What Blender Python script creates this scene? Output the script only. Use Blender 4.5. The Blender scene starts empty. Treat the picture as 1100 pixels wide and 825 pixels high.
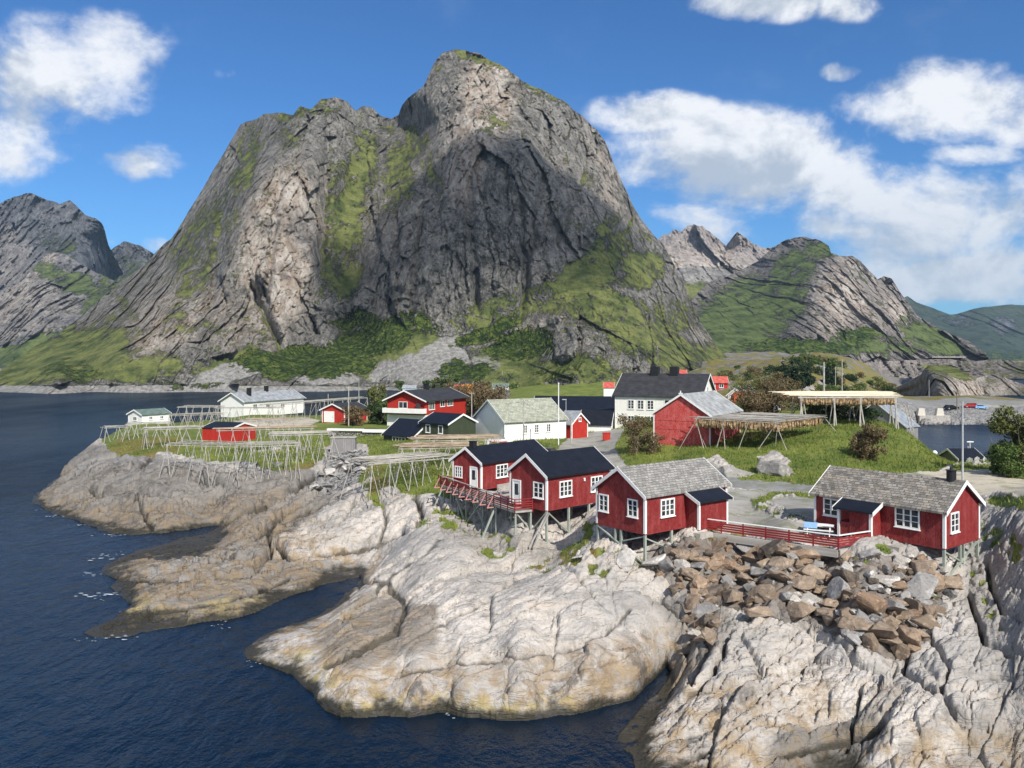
import bpy, bmesh, math, random
import numpy as np
from mathutils import Vector, Matrix, Euler, Quaternion

random.seed(7)
sc = bpy.context.scene
COL = sc.collection
R = math.radians
# ------------------------------------------------------------------ camera
F, H, CZ = 880.0, 385.0, 20.0          # focal length and horizon row of a 1100 px wide frame, eye height
cam_d = bpy.data.cameras.new('camera'); cam = bpy.data.objects.new('camera', cam_d); COL.objects.link(cam)
cam.location = (0, 0, CZ); cam.rotation_euler = (R(90), 0, 0)
cam_d.sensor_width = 36; cam_d.lens = F / 1100 * 36; cam_d.shift_y = -(412.5 - H) / 1100
cam_d.clip_start = 1; cam_d.clip_end = 20000
sc.camera = cam
# ------------------------------------------------------------------ light
SUN_EL, SUN_AZ = 40.0, 26.0            # azimuth: degrees from straight behind the camera towards its right
SUN = Vector((math.sin(R(SUN_AZ)) * math.cos(R(SUN_EL)), -math.cos(R(SUN_AZ)) * math.cos(R(SUN_EL)), math.sin(R(SUN_EL))))
sun_d = bpy.data.lights.new('sun', 'SUN'); sun_d.energy = 5.0; sun_d.angle = R(0.5); sun_d.color = (1, 0.95, 0.87)
sun = bpy.data.objects.new('sun', sun_d); COL.objects.link(sun)
sun.rotation_euler = SUN.to_track_quat('Z', 'Y').to_euler()
sc.view_settings.view_transform = 'Standard'; sc.view_settings.look = 'None'
sc.view_settings.exposure = 0.18; sc.view_settings.gamma = 1; sc.view_settings.use_curve_mapping = False
sc.cycles.max_bounces = 5; sc.cycles.diffuse_bounces = 2; sc.cycles.glossy_bounces = 2; sc.cycles.volume_bounces = 0
sc.cycles.transparent_max_bounces = 8; sc.cycles.use_denoising = True
sc.cycles.caustics_reflective = False; sc.cycles.caustics_refractive = False

# ------------------------------------------------------------------ node helpers
class NT:
    def __init__(s, tree):
        s.t = tree; s.n = tree.nodes; s.l = tree.links
    def node(s, typ, **kw):
        n = s.n.new(typ)
        for k, v in kw.items(): setattr(n, k, v)
        return n
    def set(s, sock, v):
        if isinstance(v, bpy.types.NodeSocket): s.l.new(v, sock)
        elif v is not None:
            if sock.type == 'RGBA' and not hasattr(v, '__len__'): v = (v, v, v, 1)
            if sock.type == 'RGBA' and len(v) == 3: v = (*v, 1)
            sock.default_value = v
    def math(s, op, a, b=None, c=None, clamp=False):
        n = s.node('ShaderNodeMath', operation=op, use_clamp=clamp)
        for i, v in enumerate((a, b, c)):
            if v is not None: s.set(n.inputs[i], v)
        return n.outputs[0]
    def vmath(s, op, a, b=None):
        n = s.node('ShaderNodeVectorMath', operation=op)
        s.set(n.inputs[0], a)
        if b is not None: s.set(n.inputs[1], b)
        return n.outputs[0]
    def mix(s, f, a, b, mode='MIX'):
        n = s.node('ShaderNodeMix', data_type='RGBA', blend_type=mode)
        s.set(n.inputs[0], f); s.set(n.inputs[6], a); s.set(n.inputs[7], b)
        return n.outputs[2]
    def ramp(s, f, lo, hi, a=0.0, b=1.0):
        n = s.node('ShaderNodeMapRange', interpolation_type='SMOOTHSTEP')
        s.set(n.inputs[0], f); n.inputs[1].default_value = lo; n.inputs[2].default_value = hi
        n.inputs[3].default_value = a; n.inputs[4].default_value = b
        return n.outputs[0]
    def noise(s, vec, scale, detail=5, rough=0.55, dist=0.0):
        n = s.node('ShaderNodeTexNoise'); s.set(n.inputs['Vector'], vec)
        n.inputs['Scale'].default_value = scale; n.inputs['Detail'].default_value = detail
        n.inputs['Roughness'].default_value = rough; n.inputs['Distortion'].default_value = dist
        return n.outputs[0]
    def voronoi(s, vec, scale, feature='F1', rnd=1.0):
        n = s.node('ShaderNodeTexVoronoi', feature=feature); s.set(n.inputs['Vector'], vec)
        n.inputs['Scale'].default_value = scale; n.inputs['Randomness'].default_value = rnd
        return n
    def coords(s, which='Object'):
        return s.node('ShaderNodeTexCoord').outputs[which]
    def pos(s):
        return s.node('ShaderNodeNewGeometry').outputs['Position']
    def scale(s, vec, sx, sy, sz, rot=(0, 0, 0)):
        n = s.node('ShaderNodeMapping'); s.set(n.inputs[0], vec)
        n.inputs['Rotation'].default_value = rot; n.inputs['Scale'].default_value = (sx, sy, sz)
        return n.outputs[0]
    def sep(s, v):
        n = s.node('ShaderNodeSeparateXYZ'); s.set(n.inputs[0], v); return n.outputs
    def attr(s, name):
        n = s.node('ShaderNodeAttribute', attribute_name=name)
        return n
    def bump(s, h, dist, strength=1.0, normal=None):
        n = s.node('ShaderNodeBump'); n.inputs['Strength'].default_value = strength
        n.inputs['Distance'].default_value = dist; s.set(n.inputs['Height'], h)
        if normal is not None: s.set(n.inputs['Normal'], normal)
        return n.outputs[0]

MATS = {}
def new_mat(name):
    m = bpy.data.materials.new(name); m.use_nodes = True
    t = NT(m.node_tree); t.n.clear()
    out = t.node('ShaderNodeOutputMaterial'); p = t.node('ShaderNodeBsdfPrincipled')
    t.l.new(p.outputs[0], out.inputs[0]); MATS[name] = m
    return m, t, p
def finish(t, p, col, rough=0.8, normal=None, spec=0.3, metal=0.0):
    t.set(p.inputs['Base Color'], col); t.set(p.inputs['Roughness'], rough)
    p.inputs['Specular IOR Level'].default_value = spec; p.inputs['Metallic'].default_value = metal
    if normal is not None: t.set(p.inputs['Normal'], normal)

# ------------------------------------------------------------------ sky with clouds
w = bpy.data.worlds.new('World'); sc.world = w; w.use_nodes = True
t = NT(w.node_tree); t.n.clear()
wout = t.node('ShaderNodeOutputWorld'); bg = t.node('ShaderNodeBackground'); t.l.new(bg.outputs[0], wout.inputs[0])
sky = t.node('ShaderNodeTexSky', sky_type='NISHITA', sun_disc=False)
sky.sun_elevation = R(SUN_EL); sky.sun_rotation = math.atan2(SUN.x, SUN.y)
sky.altitude = 0; sky.air_density = 1.0; sky.dust_density = 0.3; sky.ozone_density = 2.5
SKY_STR = 0.082
bg.inputs[1].default_value = SKY_STR
D = t.coords('Generated')
Dx, Dy, Dz = t.sep(D)
dyc = t.math('MAXIMUM', Dy, 0.02)
U = t.math('DIVIDE', Dx, dyc); V = t.math('DIVIDE', Dz, dyc)
fwd = t.ramp(Dy, 0.05, 0.25)
warp = t.noise(t.scale(D, 1, 1, 1.6), 5.0, 6, 0.6)
n1 = t.noise(t.scale(D, 1, 1, 1.45), 5.2, 10, 0.60, 0.25)
n2 = t.noise(t.scale(D, 1, 1, 1.3), 17.0, 6, 0.6)
def ell(cx, cy, rx, ry, k=1.0):
    ux = t.math('DIVIDE', t.math('SUBTRACT', U, (cx - 550) / F), rx / F)
    vy = t.math('DIVIDE', t.math('SUBTRACT', V, (385 - cy) / F), ry / F)
    r2 = t.math('ADD', t.math('MULTIPLY', ux, ux), t.math('MULTIPLY', vy, vy))
    return t.math('MULTIPLY', t.math('SUBTRACT', 1.0, r2, clamp=True), k)
blobs = [(30, 95, 150, 85, .88), (118, 60, 80, 60, .72), (40, 25, 60, 22, .3), (10, 150, 110, 60, .7), (150, 176, 58, 30, .85), (165, 262, 22, 14, .7), (120, 258, 14, 14, .6),
         (245, 78, 30, 10, .3), (705, 122, 85, 32, .95), (690, 120, 55, 24, .8), (800, 175, 175, 70, 1.25), (880, 205, 200, 72, .85), (1020, 112, 130, 56, 1.25), (1080, 130, 90, 40, .9),
         (960, 235, 260, 75, .72), (1080, 225, 120, 60, .7), (780, 235, 110, 40, .7), (1055, 300, 130, 34, 1.05), (1110, 285, 100, 45, .9), (905, 78, 28, 14, .75), (810, 5, 85, 26, .9), (910, 8, 50, 20, .5),
         (1040, 165, 80, 20, .7), (985, 318, 50, 14, .4), (940, 128, 60, 34, .55)]
acc = None
for b in blobs:
    e = ell(*b); acc = e if acc is None else t.math('MAXIMUM', acc, e)
other = t.math('MULTIPLY', t.math('SUBTRACT', 1.0, fwd), 0.55)     # scattered cloud behind the camera
acc = t.math('ADD', t.math('MULTIPLY', acc, fwd), other)
dens = t.math('ADD', acc, t.math('MULTIPLY', t.math('SUBTRACT', n1, 0.5), 3.4))
dens = t.math('ADD', dens, t.math('MULTIPLY', t.math('SUBTRACT', n2, 0.5), 1.25))
mask = t.ramp(dens, 0.14, 0.92)
thin = t.ramp(acc, -0.05, 0.35)
mask = t.math('MULTIPLY', mask, thin)
# bases of thick cloud are grey, tops white: sampled by density a little higher up
up = t.noise(t.vmath('ADD', t.scale(D, 1, 1, 1.45), (0.02, 0.0, 0.06)), 5.2, 6, 0.6, 0.25)
lit = t.ramp(t.math('SUBTRACT', n1, up), -0.13, 0.08)
low = t.ramp(V, 0.05, 0.36)
lit = t.math('MULTIPLY', lit, t.math('ADD', 0.45, t.math('MULTIPLY', low, 0.75)), clamp=True)
cloud = t.mix(lit, (5.4, 6.2, 7.3), (10.6, 10.8, 11.1))
rightgrey = t.math('MULTIPLY', ell(960, 225, 330, 90), fwd)
skyc = t.mix(1.0, sky.outputs[0], (0.46, 0.88, 1.34), 'MULTIPLY')
t.set(bg.inputs[0], t.mix(t.math('MULTIPLY', mask, 0.93), skyc, cloud))
w.cycles.sampling_method = 'AUTOMATIC'

# ------------------------------------------------------------------ numpy noise
def _h(ix, iy, iz, s):
    h = (ix.astype(np.int64) * 374761393 + iy.astype(np.int64) * 668265263 + iz.astype(np.int64) * 2147483647 + s * 1274126177) & 0xffffffff
    h = ((h ^ (h >> 13)) * 1274126177) & 0xffffffff
    h = ((h ^ (h >> 16)) * 2246822519) & 0xffffffff
    return (h ^ (h >> 15)) & 0xffffffff
def noise2(x, y, s=0):
    x = np.asarray(x, np.float64); y = np.asarray(y, np.float64)
    ix = np.floor(x); iy = np.floor(y); fx = x - ix; fy = y - iy
    u = fx * fx * fx * (fx * (fx * 6 - 15) + 10); v = fy * fy * fy * (fy * (fy * 6 - 15) + 10)
    z = np.zeros_like(ix)
    def g(dx, dy):
        a = _h(ix + dx, iy + dy, z, s) * (2 * np.pi / 4294967296.0)
        return np.cos(a) * (fx - dx) + np.sin(a) * (fy - dy)
    a = g(0, 0); b = g(1, 0); c = g(0, 1); d = g(1, 1)
    return 1.5 * ((a + (b - a) * u) * (1 - v) + (c + (d - c) * u) * v)
def noise3(x, y, z, s=0):
    ix = np.floor(x); iy = np.floor(y); iz = np.floor(z); f = (x - ix, y - iy, z - iz)
    u, v, w_ = [q * q * q * (q * (q * 6 - 15) + 10) for q in f]
    def g(dx, dy, dz):
        h = _h(ix + dx, iy + dy, iz + dz, s)
        return ((h & 1023) / 511.5 - 1) * (f[0] - dx) + (((h >> 10) & 1023) / 511.5 - 1) * (f[1] - dy) + (((h >> 20) & 1023) / 511.5 - 1) * (f[2] - dz)
    r = 0
    for dz, wz in ((0, 1 - w_), (1, w_)):
        for dy, wy in ((0, 1 - v), (1, v)):
            r = r + wz * wy * (g(0, dy, dz) * (1 - u) + g(1, dy, dz) * u)
    return 1.3 * r
def fbm2(x, y, o=5, s=0, g=0.5):
    r = 0; a = 1; n = 0
    for i in range(o):
        r = r + a * noise2(x, y, s + i); n += a; a *= g
        x, y = (x * 0.8 - y * 0.6) * 2.03 + 17, (x * 0.6 + y * 0.8) * 2.03 - 5
    return r / n
def fbm3(x, y, z, o=5, s=0, g=0.5, ridge=False):
    r = 0; a = 1; n = 0
    for i in range(o):
        q = noise3(x, y, z, s + i)
        if ridge: q = 1 - 2.2 * np.abs(q)
        r = r + a * q; n += a; a *= g
        x, y, z = x * 2.03 + 11, y * 2.03 + 7, z * 2.03 + 3
    return r / n
def worley2(x, y, s=0):
    ix = np.floor(x); iy = np.floor(y); f1 = np.full(x.shape, 9.); f2 = np.full(x.shape, 9.)
    cid = np.zeros(x.shape); ox = np.zeros(x.shape); oy = np.zeros(x.shape); z = np.zeros_like(ix)
    for dx in (-1, 0, 1):
        for dy in (-1, 0, 1):
            h = _h(ix + dx, iy + dy, z, s)
            px = ix + dx + (h & 65535) / 65535.; py = iy + dy + (h >> 16) / 65535.
            d = (px - x) ** 2 + (py - y) ** 2
            n1_ = d < f1
            f2 = np.where(n1_, f1, np.minimum(f2, d)); f1 = np.where(n1_, d, f1)
            cid = np.where(n1_, (_h(ix + dx, iy + dy, z, s + 99) & 0xffff) / 65535., cid)
            ox = np.where(n1_, x - px, ox); oy = np.where(n1_, y - py, oy)
    return np.sqrt(f1), np.sqrt(f2), cid, ox, oy
def in_poly(x, y, poly):
    c = np.zeros(x.shape, bool); n = len(poly)
    for i in range(n):
        x1, y1 = poly[i]; x2, y2 = poly[(i + 1) % n]
        if y1 == y2: continue
        c ^= ((y1 > y) != (y2 > y)) & (x < (x2 - x1) * (y - y1) / (y2 - y1) + x1)
    return c
def blur(a, n=1):
    for _ in range(n):
        p = np.pad(a, 1, mode='edge')
        a = (p[:-2, 1:-1] + p[2:, 1:-1] + p[1:-1, :-2] + p[1:-1, 2:] + 2 * p[1:-1, 1:-1]) / 6
    return a
def sstep(x, a, b):
    q = np.clip((x - a) / (b - a), 0, 1); return q * q * (3 - 2 * q)
class RBF:
    def __init__(s, pts, vals, eps=12.0, lam=0.0):
        s.p = np.array(pts, float); s.e = eps; n = len(s.p)
        A = np.zeros((n + 1, n + 1))
        d = ((s.p[:, None] - s.p[None]) ** 2).sum(-1)
        A[:n, :n] = -np.sqrt(d + eps * eps) + lam * np.eye(n); A[:n, n] = 1; A[n, :n] = 1
        s.w = np.linalg.solve(A, np.append(np.array(vals, float), 0))
    def __call__(s, a, b):
        out = np.full(a.size, s.w[-1]); af = a.ravel(); bf = b.ravel()
        for i in range(0, a.size, 60000):
            q = np.sqrt((af[i:i + 60000, None] - s.p[None, :, 0]) ** 2 + (bf[i:i + 60000, None] - s.p[None, :, 1]) ** 2 + s.e ** 2)
            out[i:i + 60000] -= q @ s.w[:-1]
        return out.reshape(a.shape)
def grid_mesh(name, P, attrs, mat, keep=None, kind='structure', smooth=True):
    nr, nc = P.shape[:2]
    me = bpy.data.meshes.new(name)
    idx = np.arange(nr * nc).reshape(nr, nc)
    q = np.stack([idx[:-1, :-1], idx[:-1, 1:], idx[1:, 1:], idx[1:, :-1]], -1).reshape(-1, 4)
    if keep is not None: q = q[keep.reshape(-1)]
    me.vertices.add(nr * nc); me.vertices.foreach_set('co', P.reshape(-1).astype(np.float32))
    me.loops.add(q.size); me.loops.foreach_set('vertex_index', q.reshape(-1).astype(np.int32))
    me.polygons.add(len(q)); me.polygons.foreach_set('loop_start', np.arange(0, q.size, 4, dtype=np.int32))
    if smooth: me.polygons.foreach_set('use_smooth', np.ones(len(q), bool))
    me.update(calc_edges=True)
    for k, v in attrs.items():
        a = me.attributes.new(k, 'FLOAT_COLOR', 'POINT'); a.data.foreach_set('color', v.reshape(-1).astype(np.float32))
    me.materials.append(mat)
    o = bpy.data.objects.new(name, me); COL.objects.link(o)
    if kind: o['kind'] = kind
    return o
# ------------------------------------------------------------------ setting materials
def rock_layers(t, P, sc_=1.0):
    """weathered light granite: colour and bump height"""
    a = t.noise(P, 0.12 * sc_, 6, 0.6); b = t.noise(P, 0.9 * sc_, 6, 0.65); c = t.noise(P, 6.0 * sc_, 4, 0.6)
    col = t.mix(t.ramp(a, 0.35, 0.65), (0.37, 0.345, 0.315), (0.57, 0.52, 0.465))
    col = t.mix(t.ramp(b, 0.5, 0.72), col, (0.24, 0.225, 0.205))
    col = t.mix(t.math('MULTIPLY', t.ramp(c, 0.52, 0.7), 0.55), col, (0.18, 0.17, 0.155))
    st = t.scale(P, 0.35, 0.9, 2.6, (0.35, 0.25, 0.6))
    s = t.noise(st, 1.3 * sc_, 5, 0.65, 0.6)
    col = t.mix(t.math('MULTIPLY', t.ramp(s, 0.52, 0.68), 0.5), col, (0.50, 0.40, 0.30))
    return col, a, b, c, s
def mat_ground():
    m, t, p = new_mat('shore_ground')
    P = t.pos(); z = t.sep(P)[2]
    zone = t.attr('zone'); zs = t.node('ShaderNodeSeparateColor'); t.l.new(zone.outputs['Color'], zs.inputs[0])
    g, gr, rub = zs.outputs[0], zs.outputs[1], zs.outputs[2]; brown = zone.outputs['Alpha']
    zone2 = t.attr('zone2'); z2 = t.node('ShaderNodeSeparateColor'); t.l.new(zone2.outputs['Color'], z2.inputs[0])
    col, a, b, c, s = rock_layers(t, P)
    zone3 = t.attr('zone3'); z3 = t.node('ShaderNodeSeparateColor'); t.l.new(zone3.outputs['Color'], z3.inputs[0])
    tone = t.math('MULTIPLY', z3.outputs[0], t.ramp(t.math('ADD', a, t.math('MULTIPLY', b, .5)), .5, .85, .55, 1.0))
    col = t.mix(tone, col, t.mix(t.ramp(b, .36, .62), (.065, .06, .053), (.20, .185, .165)))
    big = t.noise(P, 0.05, 3, .5); col = t.mix(t.math('MULTIPLY', t.ramp(big, .48, .62), .35), col, (.30, .295, .29))
    col = t.mix(t.math('MULTIPLY', t.ramp(t.noise(t.scale(P, .6, 1, 1, (0, 0, .7)), .35, 6, .7), .56, .66), .55), col, (.20, .19, .18))
    br = t.math('MULTIPLY', brown, t.ramp(t.math('ADD', b, t.math('MULTIPLY', a, 0.8)), 0.7, 1.05))
    col = t.mix(br, col, t.mix(t.ramp(s, 0.4, 0.62), (0.15, 0.125, 0.095), (0.31, 0.22, 0.14)))
    # tide bands: ochre above, near-black weed at the water line
    zz = t.math('ADD', z, t.math('MULTIPLY', t.math('SUBTRACT', t.noise(P, 0.25, 6, 0.65), 0.5), 2.4))
    och = t.math('MULTIPLY', t.ramp(zz, 2.9, 0.9), 0.85)
    col = t.mix(t.math('MULTIPLY', och, t.ramp(b, 0.42, 0.6)), col, t.mix(z3.outputs[0], (0.34, 0.25, 0.15), (0.20, 0.155, 0.10)))
    zl = t.math('ADD', z, t.math('MULTIPLY', t.math('SUBTRACT', t.noise(P, 0.55, 6, 0.68), 0.5), 1.7))
    yel = t.math('MULTIPLY', t.ramp(zl, 1.3, 0.6), z2.outputs[0])
    col = t.mix(t.math('MULTIPLY', yel, t.ramp(t.noise(P, .45, 5, .7), .42, .62, 0.0, .7)), col, (0.46, 0.38, 0.15))
    col = t.mix(t.ramp(zl, 0.72, 0.22), col, (0.045, 0.04, 0.028))
    # black lichen streaks
    bl = t.math('MULTIPLY', t.ramp(t.noise(t.scale(P, 0.5, 0.5, 0.25), 0.6, 6, 0.7), 0.56, 0.66), t.ramp(zz, 3.6, 1.4))
    col = t.mix(t.math('MULTIPLY', bl, 0.75), col, (0.07, 0.065, 0.062))
    # fracture lines
    def crack(vec, sc2, w, dist=0.8):
        n = t.noise(vec, sc2, 3, 0.55, dist)
        return t.ramp(t.math('ABSOLUTE', t.math('SUBTRACT', n, 0.5)), 0.0, w)
    k1 = crack(t.scale(P, 0.30, 1.0, 1.3, (0.1, 0.1, 0.70)), 0.55, 0.012)
    k2 = crack(t.scale(P, 1.0, 0.4, 1.3, (0.2, 0.1, 0.35)), 1.3, 0.016)
    pt = t.ramp(a, 0.42, 0.6)
    hb = t.math('ADD', t.math('MULTIPLY', b, 0.5), t.math('ADD', t.math('MULTIPLY', c, 0.12), t.math('MULTIPLY', s, 0.45)))
    hb = t.math('ADD', hb, t.math('ADD', t.math('MULTIPLY', k1, 0.08), t.math('MULTIPLY', t.math('MULTIPLY', k2, pt), 0.04)))
    col = t.mix(t.math('MULTIPLY', t.ramp(t.math('ADD', z3.outputs[1], t.math('MULTIPLY', t.math('SUBTRACT', b, .5), .5)), .25, .6), .8), col, (.055, .05, .04))  # carved fissures darkened: crevice shade and dirt both put into the colour
    # grass
    ga = t.noise(P, 0.16, 5, 0.6); gb = t.noise(P, 1.3, 5, 0.7); gc = t.noise(t.scale(P, 1, 1, 0.5), 7.0, 3, 0.7)
    gcol = t.mix(t.ramp(ga, 0.35, 0.65), (0.095, 0.145, 0.022), (0.195, 0.235, 0.042))
    gcol = t.mix(t.ramp(gb, 0.47, 0.70), gcol, (0.22, 0.19, 0.065))
    gcol = t.mix(t.ramp(gb, 0.46, 0.3), gcol, (0.045, 0.075, 0.018))
    gcol = t.mix(t.math('MULTIPLY', z2.outputs[1], t.ramp(ga, 0.3, 0.55)), gcol, (0.21, 0.15, 0.055))
    gcol = t.mix(t.math('MULTIPLY', t.ramp(gc, 0.5, 0.7), 0.4), gcol, (0.05, 0.065, 0.02))
    # gravel
    rv = t.voronoi(P, 5.0)
    rcol = t.mix(t.ramp(t.noise(P, 0.35, 5, 0.6), 0.35, 0.7), (0.30, 0.28, 0.25), (0.40, 0.38, 0.34))
    rcol = t.mix(z2.outputs[2], rcol, (0.52, 0.46, 0.36))
    rcol = t.mix(t.math('MULTIPLY', t.ramp(t.noise(P, 9.0, 3, 0.7), 0.5, 0.7), 0.5), rcol, (0.22, 0.20, 0.17))
    asp = t.mix(t.ramp(t.noise(P, 1.2, 4, 0.6), 0.3, 0.7), (0.20, 0.20, 0.20), (0.27, 0.265, 0.255))
    rcol = t.mix(zone2.outputs['Alpha'], rcol, asp)
    rcol = t.mix(t.math('MULTIPLY', t.ramp(t.math('ADD', t.noise(P, .5, 6, .7), t.math('MULTIPLY', gc, .35)), .66, .8), .55), rcol, (.13, .15, .05))
    rcol = t.mix(t.math('MULTIPLY', t.ramp(t.noise(t.scale(P, .35, 1.2, 1, (0, 0, .25)), .5, 5, .65), .5, .7), .35), rcol, (.24, .215, .18))
    # rubble bed
    bv = t.voronoi(t.vmath('ADD', P, t.vmath('MULTIPLY', colnoise(t, P, 0.8), (0.8, 0.8, 0.8))), 1.5)
    bcol = t.mix(t.node('ShaderNodeRGBToBW').outputs[0] if False else 0.5, bv.outputs['Color'], (0.5, 0.5, 0.5))
    bw = t.node('ShaderNodeRGBToBW'); t.l.new(bv.outputs['Color'], bw.inputs[0])
    bcol = t.mix(bw.outputs[0], (0.12, 0.115, 0.11), (0.34, 0.33, 0.315))
    bcol = t.mix(t.math('MULTIPLY', brown, 0.75), bcol, (0.15, 0.105, 0.07))
    edge = t.math('ADD', g, t.math('MULTIPLY', t.math('SUBTRACT', gb, 0.5), 1.7))
    gm = t.ramp(edge, 0.42, 0.6)
    grm = t.ramp(t.math('ADD', gr, t.math('MULTIPLY', t.math('SUBTRACT', gb, 0.5), 0.6)), 0.42, 0.58)
    rbm = t.ramp(t.math('ADD', rub, t.math('MULTIPLY', t.math('SUBTRACT', b, 0.5), 0.6)), 0.4, 0.6)
    col = t.mix(rbm, col, bcol); col = t.mix(grm, col, rcol); col = t.mix(gm, col, gcol)
    hsoft = t.math('ADD', t.math('MULTIPLY', gb, 0.5), t.math('MULTIPLY', gc, 0.35))
    def fm(f, x, y):
        n = t.node('ShaderNodeMix', data_type='FLOAT'); t.set(n.inputs[0], f); t.set(n.inputs[2], x); t.set(n.inputs[3], y); return n.outputs[0]
    hb = fm(rbm, hb, t.math('MULTIPLY', bv.outputs['Distance'], -1.2))
    hb = fm(grm, hb, t.math('MULTIPLY', t.noise(P, 9.0, 3, 0.7), 0.10)); hb = fm(gm, hb, hsoft)
    wet = t.ramp(zl, 0.55, 0.1, 0.85, 0.35)
    finish(t, p, col, t.math('MAXIMUM', wet, .3), t.bump(hb, 0.5, 0.8), 0.25)
    return m
def colnoise(t, P, s):
    n = t.node('ShaderNodeTexNoise'); t.set(n.inputs['Vector'], P); n.inputs['Scale'].default_value = s; n.inputs['Detail'].default_value = 3
    return n.outputs['Color']
def mat_mountain(name, s=1.0, rock=((0.105, 0.103, 0.095), (0.335, 0.318, 0.288)), green=((0.045, 0.066, 0.015), (0.15, 0.165, 0.040)), bumpd=6.0):
    m, t, p = new_mat(name)
    P = t.pos()
    zone = t.attr('zone'); zs = t.node('ShaderNodeSeparateColor'); t.l.new(zone.outputs['Color'], zs.inputs[0])
    g, scr, pale = zs.outputs[0], zs.outputs[1], zs.outputs[2]; shrub = zone.outputs['Alpha']
    a = t.noise(P, 0.012 * s, 7, 0.65); b = t.noise(P, 0.07 * s, 7, 0.68); c = t.noise(P, 0.35 * s, 5, 0.7)
    fl = t.noise(t.scale(P, 1, 1, 0.16), 0.10 * s, 8, 0.72, 0.4)
    fl2 = t.noise(t.scale(P, 1, 1, 0.22), 0.42 * s, 7, 0.72, 0.3); fl3 = t.noise(t.scale(P, 1, 1, .5), 1.1 * s, 4, .7)
    col = t.mix(t.ramp(t.math('ADD', t.math('MULTIPLY', b, .6), t.math('MULTIPLY', t.noise(P, 0.25 * s, 6, 0.75), .4)), 0.40, 0.60), rock[0], rock[1])
    col = t.mix(t.math('MULTIPLY', t.ramp(fl, 0.53, 0.66), 0.6), col, (rock[0][0] * .45, rock[0][1] * .45, rock[0][2] * .47))
    col = t.mix(t.math('MULTIPLY', t.ramp(fl, 0.46, 0.36), 0.45), col, (rock[1][0] * 1.3, rock[1][1] * 1.28, rock[1][2] * 1.25))
    col = t.mix(t.math('MULTIPLY', t.ramp(fl2, 0.50, 0.60), 0.62), col, (rock[0][0] * .42, rock[0][1] * .42, rock[0][2] * .44))
    col = t.mix(t.math('MULTIPLY', t.ramp(fl3, 0.54, 0.64), 0.55), col, (rock[1][0] * 1.25, rock[1][1] * 1.23, rock[1][2] * 1.2))
    col = t.mix(t.math('MULTIPLY', pale, t.ramp(t.math('ADD', t.math('MULTIPLY', b, .6), t.math('MULTIPLY', a, .5)), 0.40, 0.62)), col, t.mix(t.ramp(fl, 0.4, 0.6), (0.54, 0.49, 0.43), (0.36, 0.285, 0.225)))
    gcol = t.mix(t.ramp(b, 0.36, 0.64), green[0], green[1])
    gcol = t.mix(t.math('MULTIPLY', t.ramp(c, 0.48, 0.66), 0.6), gcol, (0.03, 0.045, 0.012))
    scol = t.mix(t.ramp(c, 0.35, 0.65), (0.15, 0.145, 0.135), (0.30, 0.29, 0.27))
    sv = t.voronoi(t.vmath('ADD', P, t.vmath('MULTIPLY', colnoise(t, P, 0.13 * s), (15 / s, 15 / s, 15 / s))), 0.26 * s)
    hc = t.noise(P, 0.16 * s, 5, 0.75)
    shc = t.mix(t.ramp(sv.outputs['Distance'], 0.15, 0.7), (0.075, 0.11, 0.022), (0.018, 0.034, 0.009))
    shc = t.mix(t.ramp(hc, .50, .64), shc, (0.12, .145, .035)); shc = t.mix(t.math('MULTIPLY', t.ramp(c, .45, .62), .6), shc, (.02, .036, .01))
    nz = t.sep(t.node('ShaderNodeNewGeometry').outputs['Normal'])[2]
    ge = t.math('ADD', g, t.math('MULTIPLY', t.math('SUBTRACT', t.math('ADD', t.math('MULTIPLY', b, 0.7), t.math('MULTIPLY', c, 0.3)), 0.5), 2.7))
    ge = t.math('ADD', ge, t.math('MULTIPLY', t.math('SUBTRACT', 0.5, fl2), 1.3))
    ge = t.math('ADD', ge, t.math('MULTIPLY', t.math('SUBTRACT', nz, 0.47), 1.3))
    gm = t.math('MULTIPLY', t.ramp(ge, 0.56, 0.80), 0.92)
    sm = t.ramp(t.math('ADD', scr, t.math('MULTIPLY', t.math('SUBTRACT', b, 0.5), 0.9)), 0.4, 0.6)
    hm = t.ramp(t.math('ADD', shrub, t.math('MULTIPLY', t.math('SUBTRACT', hc, 0.5), 1.8)), 0.46, 0.58)
    col = t.mix(gm, col, gcol); col = t.mix(sm, col, scol); col = t.mix(hm, col, shc)
    h = t.math('ADD', t.math('MULTIPLY', b, 0.7), t.math('ADD', t.math('MULTIPLY', fl, 0.8), t.math('ADD', t.math('MULTIPLY', c, 0.30), t.math('MULTIPLY', fl2, 0.5))))
    h2 = t.math('ADD', t.math('MULTIPLY', c, 0.25), t.math('MULTIPLY', t.math('MULTIPLY', sv.outputs['Distance'], hm), -0.6))
    n = t.node('ShaderNodeMix', data_type='FLOAT'); t.set(n.inputs[0], t.math('MAXIMUM', gm, t.math('MAXIMUM', sm, hm))); t.set(n.inputs[2], h); t.set(n.inputs[3], h2)
    finish(t, p, col, 0.92, t.bump(n.outputs[0], bumpd, 0.9), 0.12)
    return m

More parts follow.
